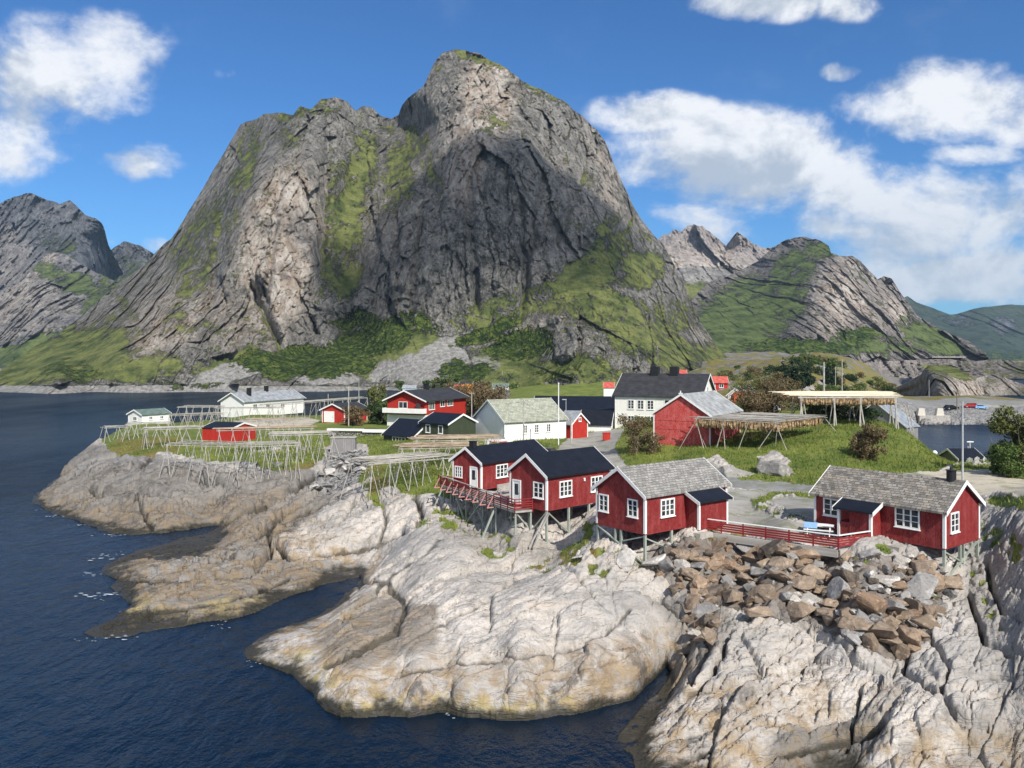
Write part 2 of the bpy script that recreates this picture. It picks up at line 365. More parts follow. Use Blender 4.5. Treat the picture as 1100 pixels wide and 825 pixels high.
# ------------------------------------------------------------------ shore terrain: heights from surveyed points
def Y0(py): return F * CZ / (py - H)                 # depth of a water-level point
def at(px, py, z=None, Y=None):
    if Y is None: Y = (CZ - z) * F / (py - H)
    return np.array([(px - 550) * Y / F, Y, CZ - (py - H) * Y / F])
COAST = [(112,473),(78,492),(60,515),(36,533),(33,540),(45,547),(60,553),(90,562),(115,573),(140,575),(165,573),(200,569),(226,566),(240,564),(226,572),(200,577),(172,585),(150,591),(133,598),
 (112,608),(109,617),(126,622),(118,631),(129,640),(141,650),(125,662),(89,680),(105,686),(140,684),(160,680),(195,673),(225,668),(260,664),(282,655),(311,642),(347,629),(380,622),(387,620),(383,627),
 (357,652),(324,669),(282,683),(259,700),(263,708),(286,715),(315,726),(334,746),(350,763),(366,771),(407,770),(440,771),(475,766),(508,771),(545,775),(575,773),(616,767),(658,758),(680,752),(704,728),(716,716),(720,724),(704,748),(688,760),
 (664,790),(662,800),(678,812),(682,830),(700,850),(760,862),(830,852),(870,842),(930,858),(1000,875),(1100,880),(1300,850),(1500,760),
 (1700,650),(1700,512),(1500,510),(1080,512),(1030,508),(985,500),(952,482),(945,468),(958,456),(1010,456),(1060,457),(1100,456),(1500,452),(1700,450),(1700,434),(1300,434),(1100,433),(1062,430),(1010,426),(976,420),(968,412),(972,405),
 (940,402),(760,402),(515,408),(512,420),(500,441),(420,448),(300,455),(200,462),(130,469)]
CTRL = [# px,py,z
 (150,455,5.3),(125,478,4.4),(110,482,3.6),(78,496,2.2),(60,518,1.2),(200,460,5.3),(247,476,5.3),(300,450,5.3),(270,445,5.3),(200,500,4.8),(120,500,3.9),(180,530,3.1),(100,530,2.1),(60,536,1.0),
 (250,530,3.4),(300,520,3.7),(320,500,5.0),(240,500,5.0),(150,555,1.2),(200,552,1.4),(240,548,1.5),(90,550,.9),(290,500,5.0),(340,480,5.4),(380,485,5.6),(360,505,4.3),(340,525,3.0),(300,545,1.5),(268,557,.7),(180,485,5.1),
 (405,490,5.9),(420,483,6.6),(440,520,5.7),(400,512,5.1),(470,500,6.6),(380,532,4.2),(430,532,4.9),(460,528,5.5),(500,510,7.0),(370,560,3.0),(420,560,3.6),(330,572,1.8),(300,582,1.5),(400,588,1.7),(350,595,1.3),(435,570,3.0),(410,605,.7),
 (250,602,1.4),(200,612,1.1),(150,608,.8),(180,640,.9),(230,636,1.1),(270,622,1.2),(140,668,.45),(120,676,.3),(200,658,.6),(320,605,1.4),(280,562,1.4),(250,580,1.0),(140,620,.6),(160,630,.8),(150,655,.6),(120,611,.45),(260,650,.6),(330,630,.6),
 (445,563,4.4),(462,545,5.0),(480,552,5.0),(470,580,4.3),(500,578,4.6),(440,592,3.6),(400,617,2.3),(415,600,2.7),(420,640,1.7),(390,655,1.5),(370,662,1.5),(320,688,1.1),(290,700,.7),(350,700,.8),(360,722,1.4),(340,740,.5),(380,745,1.4),(430,690,2.3),(450,720,2.3),(450,745,1.7),
 (480,640,3.4),(500,680,3.1),(500,720,2.7),(520,750,1.6),(560,640,4.0),(560,690,3.4),(600,660,3.7),(650,640,4.1),(640,690,2.9),(560,735,2.3),(620,730,2.2),(680,705,2.0),(700,665,3.2),(735,690,1.5),(720,700,1.2),(600,610,4.4),(640,612,4.9),
 (585,592,3.9),(553,590,3.9),(527,576,4.1),(505,562,4.4),(484,552,4.5),(693,620,4.3),(642,590,5.4),(690,590,5.9),(720,600,5.6),(660,575,6.2),(1015,635,4.6),(630,548,6.3),(610,570,4.8),
 (720,620,4.8),(800,650,3.6),(770,660,3.2),(745,665,2.6),(750,640,3.8),(960,705,2.6),(900,682,3.3),(850,668,3.5),(757,572,7.2),(740,590,6.4),(840,582,7.2),(925,594,7.2),(975,600,6.6),(1005,605,6.2),
 (800,690,3.2),(765,685,3.1),(740,720,2.0),(730,745,1.5),(800,750,2.1),(700,778,.7),(900,740,2.3),(760,800,.9),(850,800,1.1),(900,802,.35),(950,765,2.2),(1000,800,1.7),(940,800,1.0),(1000,720,2.9),(1050,700,3.5),(1040,660,4.3),(1090,650,5.2),(1080,720,3.0),(1090,790,1.5),(1000,845,.6),(720,825,.4),(800,835,.5),(1100,850,.6),
 (1080,605,6.2),(1065,640,4.6),(1085,565,8.0),(1060,552,7.4),(1095,542,9.2),(1150,600,8.0),(1200,700,5.0),(1300,750,3.0),(1050,515,8.3),(1100,522,8.2),(1000,512,8.2),(1200,540,9.0),(1400,600,8.0),(1070,528,8.3),(1030,500,8.0),
 (1300,520,7.0),
 (830,550,7.2),(800,530,7.2),(830,522,7.3),(870,540,7.5),(780,540,7.2),(870,524,7.5),(960,520,7.9),(900,575,7.2),(930,560,7.2),(1000,560,6.9),(700,515,7.2),(760,515,7.2),
 (830,500,8.5),(800,516,7.5),(840,516,7.6),(770,508,7.7),(830,485,9.1),(757,487,8.8),(900,470,10.2),(880,490,9.2),(940,463,10.2),(820,465,9.9),(950,488,8.9),(1000,492,8.3),(985,472,9.0),(960,455,10.0),(1008,496,7.6),
 (680,492,7.3),(690,463,9.3),(705,470,9.2),(675,472,8.7),(655,492,7.0),(720,496,7.4),(715,488,8.0),(740,492,8.2),(762,480,8.7),
 (600,478,7.06),(560,485,7.06),(520,484,7.0),(450,480,7.0),(650,470,7.0),(640,456,7.0),(400,462,5.9),(330,455,5.6),(420,456,6.0),(360,456,5.9),(560,470,7.1),(700,440,7.2),(770,440,8.5)]
YPTS = [# px, depth, z  (places the photograph looks over)
 (560,72,7.2),(600,76,7.2),(540,84,7.2),(580,90,7.2),(640,66,7.2),(680,68,7.2),(740,66,7.2),(900,62,7.2),(960,60,7.2),(640,84,7.2),(640,100,7.1),
 (200,215,3),(300,240,3),(400,260,3.5),(130,200,3),(500,290,4),(560,230,5),(620,200,6.0),(620,300,4.5),(560,330,4),(560,450,3),(650,420,4.5),(720,330,7),(760,260,9),(780,300,10),(760,420,12),(700,500,9),
 (820,250,12),(850,290,15.5),(900,300,14.5),(960,250,11),(950,215,7.5),(840,400,18.5),(920,400,17),(935,350,8),(955,350,5.2),(965,400,3.2),(972,450,1.6),(900,600,20.3),(830,600,20.6),(780,600,21),(935,500,14),(952,500,7),(962,600,3),(900,800,17),(935,800,7),(955,850,2),(925,650,12),(800,850,22),(700,850,22),
 (980,290,5.6),(1000,258,3.6),(1040,262,4.6),(1060,275,5.0),(1100,262,4.2),(1010,310,6.4),(1060,330,5),(1200,275,4.8),(1040,340,4),(985,266,4.4),(1400,275,4.5),(1000,254,1.6),(1060,254,1.8),
 (990,125,6.5),(1000,116,6.6),(1030,120,4.2),(1025,112,5.4),(970,130,7.5),(1050,118,4.8),(1050,126,3.0),(1100,116,6.0),(1100,130,3.0),(1050,138,2),(950,150,4.5),(1000,140,2.5),(1200,110,8),(1500,110,8),(900,150,9),(860,180,9.5),(940,180,4.5),
 (300,140,5.2),(300,170,5.5),(1050,180,-4),(1150,190,-4),(1000,190,-4),(1000,170,-4),
 (0,120,-3),(0,60,-4),(150,50,-4),(300,42,-3),(450,37,-3),(0,250,-6),(200,300,-5),(400,400,-5),(20,90,-3),(60,80,-3),(1150,500,-4),(1150,800,-5),(1000,700,-5),(980,520,-3),(1150,400,-3)]
LN = 250.0
pts, vals = [], []
for px, py in COAST: pts.append((px, LN * math.log(Y0(py)))); vals.append(0.0)
for px, py, z in CTRL: pts.append((px, LN * math.log((CZ - z) * F / (py - H)))); vals.append(z)
for px, Y, z in YPTS: pts.append((px, LN * math.log(Y))); vals.append(z)
rbf = RBF(pts, vals, 24.0, 2.2)

NC, NR = 1180, 980
gpx = np.linspace(-140, 1300, NC)
tt = np.linspace(0, 1, NR)
gy = np.exp(np.interp(tt, [0, .62, 1], [math.log(30), math.log(135), math.log(1000)]))
# coarse evaluation, then bilinear refinement
cpx = np.linspace(-140, 1300, 361); cli = np.linspace(0, NR - 1, 327); cy = np.exp(np.interp(cli, np.arange(NR), np.log(gy)))
A, B = np.meshgrid(cpx, LN * np.log(cy)); Zc = rbf(A, B)
ci = (gpx + 140) / 1440 * 360; i0 = np.clip(ci.astype(int), 0, 359); fi = ci - i0
ri = np.arange(NR) / (NR - 1) * 326; j0 = np.clip(ri.astype(int), 0, 325); fj = (ri - j0)[:, None]
Zr = Zc[j0] * (1 - fj) + Zc[j0 + 1] * fj
Zb = Zr[:, i0] * (1 - fi) + Zr[:, i0 + 1] * fi
PX, YY = np.meshgrid(gpx, gy); XX = (PX - 550) / F * YY
jx = 3.2 * fbm2(XX / 2.5, YY / 2.5, 4, 5); jy = 3.2 * fbm2(XX / 2.5, YY / 2.5, 4, 15)
land = in_poly(PX + jx, H + F * CZ / YY + jy, COAST)
far_ = sstep(YY, 200, 320)
# ---- ground zones, drawn over the survey (photo rows and columns)
PYb = H + F * (CZ - Zb) / YY
qx = PX + 3.0 * fbm2(XX / 1.8, YY / 1.8, 4, 31); qy = PYb + 2.6 * fbm2(XX / 1.8, YY / 1.8, 4, 41)
def zone(*polys):
    m = np.zeros(PX.shape, bool)
    for q in polys: m |= in_poly(qx, qy, q)
    return m
Z_grass = zone([(108,474),(125,452),(240,436),(330,424),(460,440),(500,478),(470,482),(420,488),(390,476),(352,478),(345,497),(330,506),(300,508),(262,494),(225,497),(175,486),(150,492),(120,487)],
 [(392,503),(430,480),(500,478),(510,500),(490,540),(466,530),(436,531),(420,524),(398,532),(384,516)], [(446,566),(468,549),(500,546),(508,562),(484,568)], [(392,533),(406,528),(414,548),(404,545)],
 [(556,612),(600,592),(622,578),(632,552),(648,560),(640,590),(664,600),(656,615),(640,630),(620,612),(590,616)], [(655,598),(690,595),(692,612),(664,610)],
 [(640,496),(664,466),(684,452),(706,462),(740,484),(790,498),(775,512),(735,506),(690,504)],
 [(735,496),(755,478),(790,470),(880,455),(955,448),(1000,474),(1024,500),(990,511),(960,515),(880,522),(790,519),(770,515),(756,508)],
 [(798,541),(812,531),(846,526),(880,529),(882,536),(835,533),(822,540),(838,549),(862,552),(866,560),(842,558),(812,549)],
 [(1022,500),(1070,500),(1110,505),(1300,505),(1300,520),(1110,524),(1070,518),(1024,508)], [(1062,537),(1110,533),(1110,546),(1060,546)],
 [(735,578),(760,570),(840,583),(925,596),(925,602),(840,592),(760,582)], [(925,590),(952,584),(958,597),(930,606)], [(770,500),(860,482),(880,500),(870,522),(780,518)],
 [(985,606),(1000,640),(1010,652),(1000,626)], [(1050,636),(1062,650),(1082,690),(1074,690),(1056,660)],[(1056,560),(1085,575),(1110,600),(1110,620),(1075,600),(1052,580)],[(1040,615),(1060,622),(1068,640),(1045,632)],[(905,683),(942,680),(944,690),(925,690)],
 [(770,640),(778,648),(774,656)],[(470,560),(560,580),(552,586),(500,574)],[(520,588),(560,592),(535,604),(512,602)], [(760,438),(900,438),(960,446),(880,462),(780,470)],[(560,470),(700,440),(770,440),(760,470),(660,480)])
Z_grass |= (PX > 395) & (YY > 96) & (YY < 520) & (Zb > 2.2)
Z_grass &= ~zone([(752,495),(772,489),(790,502),(784,513),(760,512)], [(814,490),(834,483),(850,497),(836,512),(816,508)])
Z_grass &= ~((YY < 84) & (PYb > 545) & (fbm2(XX / 1.3, YY / 1.5, 5, 201, .6) < .02)) & ~((PX < 400) & (fbm2(XX / 3.5, YY / 4.5, 5, 211, .6) < -.30))
Z_grass |= (far_ > .3) & (fbm2(XX / 9, YY / 34, 6, 77, .65) > -0.08) & (Zb > 5.5)
Z_grav = zone([(752,568),(782,526),(870,526),(878,529),(830,529),(806,538),(812,549),(842,558),(866,562),(878,580),(930,590),(840,580)], [(775,513),(884,522),(890,528),(778,524)],
 [(985,507),(1060,504),(1105,516),(1300,520),(1300,545),(1100,534),(1040,532),(1000,522),(880,524),(880,517)], [(600,480),(612,470),(648,462),(672,460),(660,480),(672,500),(720,508),(778,514),(778,524),(700,515),(640,495),(600,495)],
 [(822,538),(842,534),(885,536),(885,560),(866,556),(838,547)], [(250,452),(330,448),(345,452),(330,458),(262,460)])
Z_grass &= ~Z_grav
Z_grass &= ~((PX > 958) & (YY > 236) & (YY < 284))
Z_grass &= ~((PX > 735) & (YY > 205) & (fbm2(XX / 6, YY / 16, 6, 231, .65) < -.07))
Z_grav |= (PX > 985) & (YY > 268) & (YY < 281)
Z_asph = zone([(775,513),(884,522),(890,528),(778,524)])
Z_sand = zone([(985,507),(1060,504),(1105,516),(1300,520),(1300,545),(1100,534),(1040,532),(1000,522)], [(250,452),(330,448),(345,452),(330,458),(262,460)])
road_f = (PX > 965) & (YY > 268) & (YY < 310) & (np.abs(YY - 276 - 0.10 * (XX - 130)) < 8); Z_grav |= road_f; Z_asph |= road_f
Z_rub = zone([(352,482),(388,484),(408,500),(385,520),(345,535),(328,530),(345,510)], [(700,588),(757,574),(930,598),(985,600),(1015,640),(1000,690),(965,715),(910,695),(880,668),(800,656),(775,650),(770,690),(745,690),(735,650),(715,622),(690,602)],
 [(255,492),(330,486),(330,506),(262,506)])
Z_rub |= (PX > 960) & (YY > 246) & (YY < 268) & land
Z_riprap = zone([(700,588),(757,574),(930,598),(985,600),(1015,640),(1000,690),(965,715),(910,695),(880,668),(800,656),(775,650),(770,700),(745,700),(735,650),(715,622),(690,602)])
Z_brown = np.maximum(zone([(80,690),(100,600),(240,570),(300,560),(345,590),(330,610),(390,600),(395,625),(240,680)]) * 1.0, zone([(20,560),(150,540),(330,525),(320,560),(180,580)]) * 0.75)
Z_brown = np.maximum(Z_brown, zone([(330,700),(390,640),(470,650),(470,680),(350,735)]) * 0.7); Z_brown = np.maximum(Z_brown, zone([(500,715),(560,700),(640,690),(745,672),(720,735),(640,755),(540,760)]) * 0.95); Z_brown = np.maximum(Z_brown, zone([(340,740),(420,715),(520,720),(540,765),(380,765)]) * 0.5)
Z_brown = np.maximum(Z_brown, zone([(660,830),(700,755),(780,720),(860,760),(900,830)]) * 0.45); Z_brown = np.maximum(Z_brown, Z_riprap * 1.0)
Z_yel = zone([(250,720),(330,700),(420,740),(640,745),(700,740),(700,790),(300,790)]) * 1.0; Z_yel = np.maximum(Z_yel, zone([(80,690),(100,640),(300,640),(280,690)]) * .5)
Z_dry = zone([(100,492),(130,470),(200,470),(190,486),(150,496)], [(392,503),(410,498),(420,524),(398,532)], [(556,612),(600,592),(640,590),(640,630)], [(735,578),(760,570),(925,596),(925,602),(760,582)], [(280,508),(340,496),(350,510)]) * 1.0; Z_dry = np.maximum(Z_dry, ((PX > 735) & (YY > 205)) * .8)
nearw = 1 - sstep(YY, 120, 260)
soft = np.clip(blur(Z_grass * 1., 3) + blur(Z_grav * 1., 3), 0, 1)
rockm = 1 - soft
# ---- rock relief: joint blocks, sheets and grain
ca, sa = math.cos(0.62), math.sin(0.62)
ru, rv = XX * ca + YY * sa, -XX * sa + YY * ca
wx, wy = 1.6 * fbm2(XX / 6, YY / 6, 4, 3), 1.6 * fbm2(XX / 6, YY / 6, 4, 8)
e1, e2, c1, o1x, o1y = worley2((ru + wx) / 9.5, (rv + wy) / 3.8, 1)
f1, f2, c2, o2x, o2y = worley2((ru + wx * .7) / 2.9, (rv + wy * .7) / 1.25, 2)
g1, g2, c3, o3x, o3y = worley2((ru - wy * .3) / 1.0, (rv + wx * .3) / .55, 3)
patch = sstep(fbm2(XX / 9, YY / 9, 4, 55), -.25, .25)
fold = fbm2(ru / 7 + wx * .3, rv / 1.5 + wy * .3, 5, 91, .55)
ridge = 1 - 2 * np.abs(fbm2(ru / 10 + wx * .2, rv / 2.2 + wy * .3, 4, 95, .5))
iso1 = fbm2(ru / 11 + wx * .25, rv / 2.6 + wy * .25, 4, 131, .5); iso2 = fbm2(ru / 3.2 - wx * .2, rv / 6 + wy * .2, 4, 141, .5)
terr = ((fold * 3.4) % 1.0); terr = np.where(terr < .8, terr / .8, 1 - (terr - .8) / .2)
calm = sstep(fbm2(XX / 7, YY / 7, 4, 57), -.2, .3)
wl = .35
e1, e2, c1, o1x, o1y = worley2((ru + wx * wl) / 10.5, (rv + wy * wl) / 4.2, 1); f1, f2, c2, o2x, o2y = worley2((ru + wx * wl) / 3.9, (rv + wy * wl) / 1.6, 2)
h1, h2, c4, o4x, o4y = worley2((ru * .9 + rv * .35 + wx * wl) / 1.9, (rv - .3 * ru + wy * wl) / .85, 4)
slab = 0.62 * (c1 - .5) + 1.15 * o1x * (c1 - .45) + 0.95 * o1y * (((c1 * 7.3) % 1) - .5) - .30 * (1 - sstep(e2 - e1, 0, .045))
slab += 0.30 * (c2 - .5) + 0.62 * o2x * (c2 - .5) + .52 * o2y * (((c2 * 5.1) % 1) - .5) - 0.20 * (1 - sstep(f2 - f1, 0.0, 0.06))
d = (0.15 * (c4 - .5) + 0.32 * o4x * (c4 - .5) + .28 * o4y * (((c4 * 5.1) % 1) - .5) - 0.10 * (1 - sstep(h2 - h1, 0.0, 0.07))) * (.45 + .55 * patch)
d += (0.09 * (c3 - .5) + .18 * o3x * (c3 - .5) - 0.07 * (1 - sstep(g2 - g1, 0.0, 0.12))) * patch * calm
d -= 0.30 * np.exp(-(iso1 / .014) ** 2) + 0.18 * np.exp(-(iso2 / .018) ** 2) * patch
d += 0.13 * fold + 0.10 * terr + 0.10 * ridge + 0.16 * fbm2(ru / 9, rv / 4, 5, 21, .55) + 0.06 * fbm2(XX / 1.0, YY / 1.0, 4, 26, .55) * (.4 + calm)
FISS = [([(169,480),(160,494),(151,502)],3,1.3),([(147,531),(158,560),(166,570)],1.6,.6),([(31,535),(64,513),(93,509)],1.6,.6),([(94,524),(111,531),(147,527),(190,532)],1.6,.6),([(345,508),(329,516),(311,531),(274,549),(245,560)],3.2,1.1),
 ([(384,531),(333,549),(300,560),(275,578)],2.6,.9),([(296,585),(311,596),(384,589),(413,580),(432,570)],3,.9),([(289,574),(291,596),(275,607)],1.8,.6),([(384,627),(416,629),(437,650),(424,679),(382,700),(350,716)],3.2,.7),([(491,566),(457,595),(424,620),(404,640)],2,.6),
 ([(612,604),(558,620),(508,650),(457,675),(430,690)],2,.5),([(675,654),(650,679),(608,696),(533,704),(474,708),(430,722)],2.4,.7),([(485,729),(487,764)],1.8,.6),([(541,737),(558,771)],1.8,.5),([(357,767),(416,758),(491,750),(560,756)],2,.5),([(600,604),(658,658),(675,675),(700,684)],1.8,.5),
 ([(784,678),(765,716),(724,757)],2.5,.8),([(924,737),(916,778),(908,808)],2,.7),([(975,707),(970,724),(1016,757),(1029,774),(1060,790)],2.4,.8),([(782,774),(849,724),(908,678)],1.8,.5),([(744,812),(816,766),(857,753)],1.8,.5),([(841,808),(887,799),(933,787),(950,770)],4.5,1.3),([(1041,640),(1058,699),(1096,716)],2.5,.9),
 ([(1058,611),(1075,657),(1096,678)],2.5,.8),([(832,657),(849,665),(903,695),(930,720)],1.8,.5),([(110,548),(180,545),(240,535),(310,540)],1.6,.5),([(200,510),(260,520),(330,512)],1.6,.5),([(120,600),(200,596),(270,600)],1.8,.4),([(150,622),(230,618),(300,610)],1.8,.4),([(170,655),(250,645),(310,622)],1.8,.4),
 ([(443,530),(455,548),(448,562)],3,1.0),([(470,535),(476,550)],2.2,.7),([(408,535),(416,560),(405,585)],1.8,.5),([(380,540),(365,560),(330,566)],1.6,.4),([(530,600),(490,625),(440,655)],1.6,.4),([(700,700),(660,715),(600,726),(540,730)],1.8,.5),([(705,640),(735,668),(762,690),(742,730)],3,.9),([(640,625),(600,640),(560,655),(530,680)],1.5,.35),
 ([(860,690),(820,720),(770,740)],1.5,.4),([(960,720),(930,760),(870,780)],1.8,.5),([(1000,690),(1020,720),(1010,745)],2,.6),([(1090,740),(1040,730),(1000,735)],2,.6)]
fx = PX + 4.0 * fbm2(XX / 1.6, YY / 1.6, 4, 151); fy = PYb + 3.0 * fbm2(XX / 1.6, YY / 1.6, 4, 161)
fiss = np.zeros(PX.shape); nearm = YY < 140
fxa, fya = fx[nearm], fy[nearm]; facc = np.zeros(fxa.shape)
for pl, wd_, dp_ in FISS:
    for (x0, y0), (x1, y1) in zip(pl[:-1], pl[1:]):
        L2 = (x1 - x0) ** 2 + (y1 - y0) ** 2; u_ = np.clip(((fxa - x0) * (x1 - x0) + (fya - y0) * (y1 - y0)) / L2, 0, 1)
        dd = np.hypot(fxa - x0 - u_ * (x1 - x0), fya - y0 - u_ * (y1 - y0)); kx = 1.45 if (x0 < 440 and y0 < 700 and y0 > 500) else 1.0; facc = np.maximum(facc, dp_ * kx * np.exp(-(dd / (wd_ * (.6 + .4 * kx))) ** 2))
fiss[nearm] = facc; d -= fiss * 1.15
Z_tone = np.maximum(zone([(20,560),(35,520),(100,478),(250,505),(345,505),(400,500),(330,530),(250,565),(120,580)]) * .95, zone([(80,690),(95,600),(240,565),(330,535),(385,528),(300,575),(290,600),(390,605),(395,628),(240,680)]) * .85)
Z_tone = np.maximum(Z_tone, zone([(20,560),(40,540),(150,545),(250,540),(330,520),(250,568),(120,580)]) * .95); Z_tone = np.maximum(Z_tone, zone([(1040,540),(1110,530),(1300,600),(1300,900),(1000,830),(1080,740),(1035,660)]) * .5)
Z_tone = np.maximum(Z_tone, zone([(330,690),(400,640),(470,650),(470,690),(380,720)]) * .7); Z_tone = np.maximum(Z_tone, zone([(690,640),(780,650),(790,670),(745,720),(690,760),(670,740),(730,690)]) * .8); Z_tone = np.maximum(Z_tone, zone([(830,790),(940,760),(960,790),(900,840),(820,840)]) * .9); Z_tone = np.maximum(Z_tone, zone([(480,560),(560,575),(620,590),(600,606),(520,590),(470,575)]) * .5)
Z_tone = blur(np.maximum(Z_tone * np.clip(.95 + .5 * fbm2(XX / 2.6, YY / 2.6, 4, 261), 0, 1), far_ * 1.0), 16)
rough_ = 1.0 + .9 * blur(np.maximum(zone([(20,560),(60,500),(250,500),(400,500),(330,545),(250,575),(120,585)]) * 1.0, zone([(80,690),(95,600),(240,565),(330,535),(300,575),(390,605),(395,628),(240,680)]) * .8), 12) + .15 * blur(zone([(1035,540),(1300,530),(1300,900),(960,860),(1060,740)]) * 1., 12) - .58 * blur(zone([(262,705),(380,630),(450,570),(640,610),(720,660),(690,740),(370,765)]) * 1., 14)
d = d * rough_ + slab * (.55 + .45 * rough_)
shore = sstep(Zb, 0.0, 1.6) * .75 + .25
Zt = Zb + d * rockm * shore * (1 - far_) * np.where(Z_riprap, .45, 1.0)
Zt += (1 - rockm) * (0.10 * fbm2(XX / 4, YY / 4, 4, 61) + .05 * fbm2(XX / .8, YY / .8, 3, 63)) * (1 - blur(Z_grav * 1., 2))
Zt += far_ * (2.6 * fbm2(XX / 15, YY / 24, 6, 71, .58) + 3.6 * np.maximum(fbm2(XX / 40, YY / 60, 4, 73), 0)) * sstep(Zb, 1.5, 6) * (1 - sstep(PX, 925, 955)) * np.clip(1 - blur((Z_grav) * 1., 4), 0, 1)
lsoft = blur(land * 1., 2); lwide = blur(land * 1., 14); Zt = Zt * (sstep(lwide, .48, .95) * .9 + .1)
Zt = np.where(land, np.maximum(Zt, 0.03 + 0.12 * fbm2(XX, YY, 3, 88)), np.minimum(Zt, 0) - 0.35 - .8 * (1 - lsoft))
Zt = np.maximum(Zt, -3.0)
for it in range(2): Zt = np.where((Z_grass | Z_grav), blur(Zt, 1), Zt)
HG = Zt
def ground(x, y):
    px = 550 + F * x / y
    c = (px + 140) / 1440 * (NC - 1); r = np.interp(math.log(y), np.log(gy), np.arange(NR))
    c = min(max(c, 0), NC - 1.001); r = min(max(r, 0), NR - 1.001); i, j = int(c), int(r); a, b = c - i, r - j
    return float((HG[j, i] * (1 - a) + HG[j, i + 1] * a) * (1 - b) + (HG[j + 1, i] * (1 - a) + HG[j + 1, i + 1] * a) * b)
PYG = H + F * (CZ - HG) / YY
def hit(px, py, ymin=36.0):
    """where the sight line through a photo point meets the ground"""
    i = int(round((px + 140) / 1440 * (NC - 1))); col = PYG[:, i]
    ok = np.nonzero((col <= py) & (gy > ymin))[0]
    j = ok[0] if len(ok) else NR - 1
    Y = gy[j]; return ((px - 550) / F * Y, Y, HG[j, i])
zone1 = np.stack([blur(Z_grass * 1., 7), blur(Z_grav * 1., 1), blur(Z_rub * 1., 1), blur(Z_brown * (.75 + .5 * fbm2(XX / 2.2, YY / 2.2, 4, 251)), 14)], -1)
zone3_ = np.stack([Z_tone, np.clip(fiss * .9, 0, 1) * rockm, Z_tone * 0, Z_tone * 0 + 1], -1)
zone2_ = np.stack([blur(Z_yel, 4), blur(Z_dry, 3), blur(Z_sand * 1., 2), blur(Z_asph * 1., 1)], -1)
keepv = (HG > -1.6)
keep = keepv[:-1, :-1] | keepv[1:, :-1] | keepv[:-1, 1:] | keepv[1:, 1:]
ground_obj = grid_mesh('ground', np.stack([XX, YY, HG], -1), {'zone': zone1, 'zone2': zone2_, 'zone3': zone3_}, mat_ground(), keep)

# ------------------------------------------------------------------ sea
def mat_sea():
    m, t, p = new_mat('sea_water')
    P = t.pos()
    sw = t.noise(t.scale(P, 1, 0.55, 1, (0, 0, 0.5)), 0.22, 4, 0.55, .4); w1 = t.noise(t.scale(P, 1, 0.6, 1, (0, 0, 0.45)), 0.9, 5, 0.6, .3); w2 = t.noise(P, 3.2, 3, 0.6)
    h = t.math('ADD', t.math('MULTIPLY', sw, 0.9), t.math('ADD', t.math('MULTIPLY', w1, 0.42), t.math('MULTIPLY', w2, 0.10)))
    g = t.noise(P, 0.012, 4, 0.5)
    # choppy sea: steep facets keep the mirror share low even at a glance angle
    t.n.remove(p); out = [q for q in t.n if q.type == 'OUTPUT_MATERIAL'][0]; nb = t.bump(h, 0.55, 0.9)
    df = t.node('ShaderNodeBsdfDiffuse'); t.set(df.inputs[0], t.mix(t.ramp(g, .38, .62), (0.0020, 0.0088, 0.0205), (0.0042, 0.0165, 0.036))); t.set(df.inputs['Normal'], nb)
    gl = t.node('ShaderNodeBsdfGlossy'); t.set(gl.inputs['Color'], (.92, .96, 1)); gl.inputs['Roughness'].default_value = .12; t.set(gl.inputs['Normal'], nb)
    fr = t.node('ShaderNodeFresnel'); fr.inputs[0].default_value = 1.333; t.set(fr.inputs['Normal'], nb); mx = t.node('ShaderNodeMixShader')
    t.set(mx.inputs[0], t.math('MINIMUM', fr.outputs[0], t.ramp(t.noise(t.scale(P, 1, .4, 1), 0.02, 4, .6), .35, .65, .13, .27))); t.l.new(df.outputs[0], mx.inputs[1]); t.l.new(gl.outputs[0], mx.inputs[2]); t.l.new(mx.outputs[0], out.inputs[0])
    return m
me = bpy.data.meshes.new('sea'); s_ = 5200
me.from_pydata([(-s_, -s_, 0), (s_, -s_, 0), (s_, s_, 0), (-s_, s_, 0)], [], [(0, 1, 2, 3)]); me.materials.append(mat_sea())
sea = bpy.data.objects.new('sea', me); COL.objects.link(sea); sea['kind'] = 'structure'

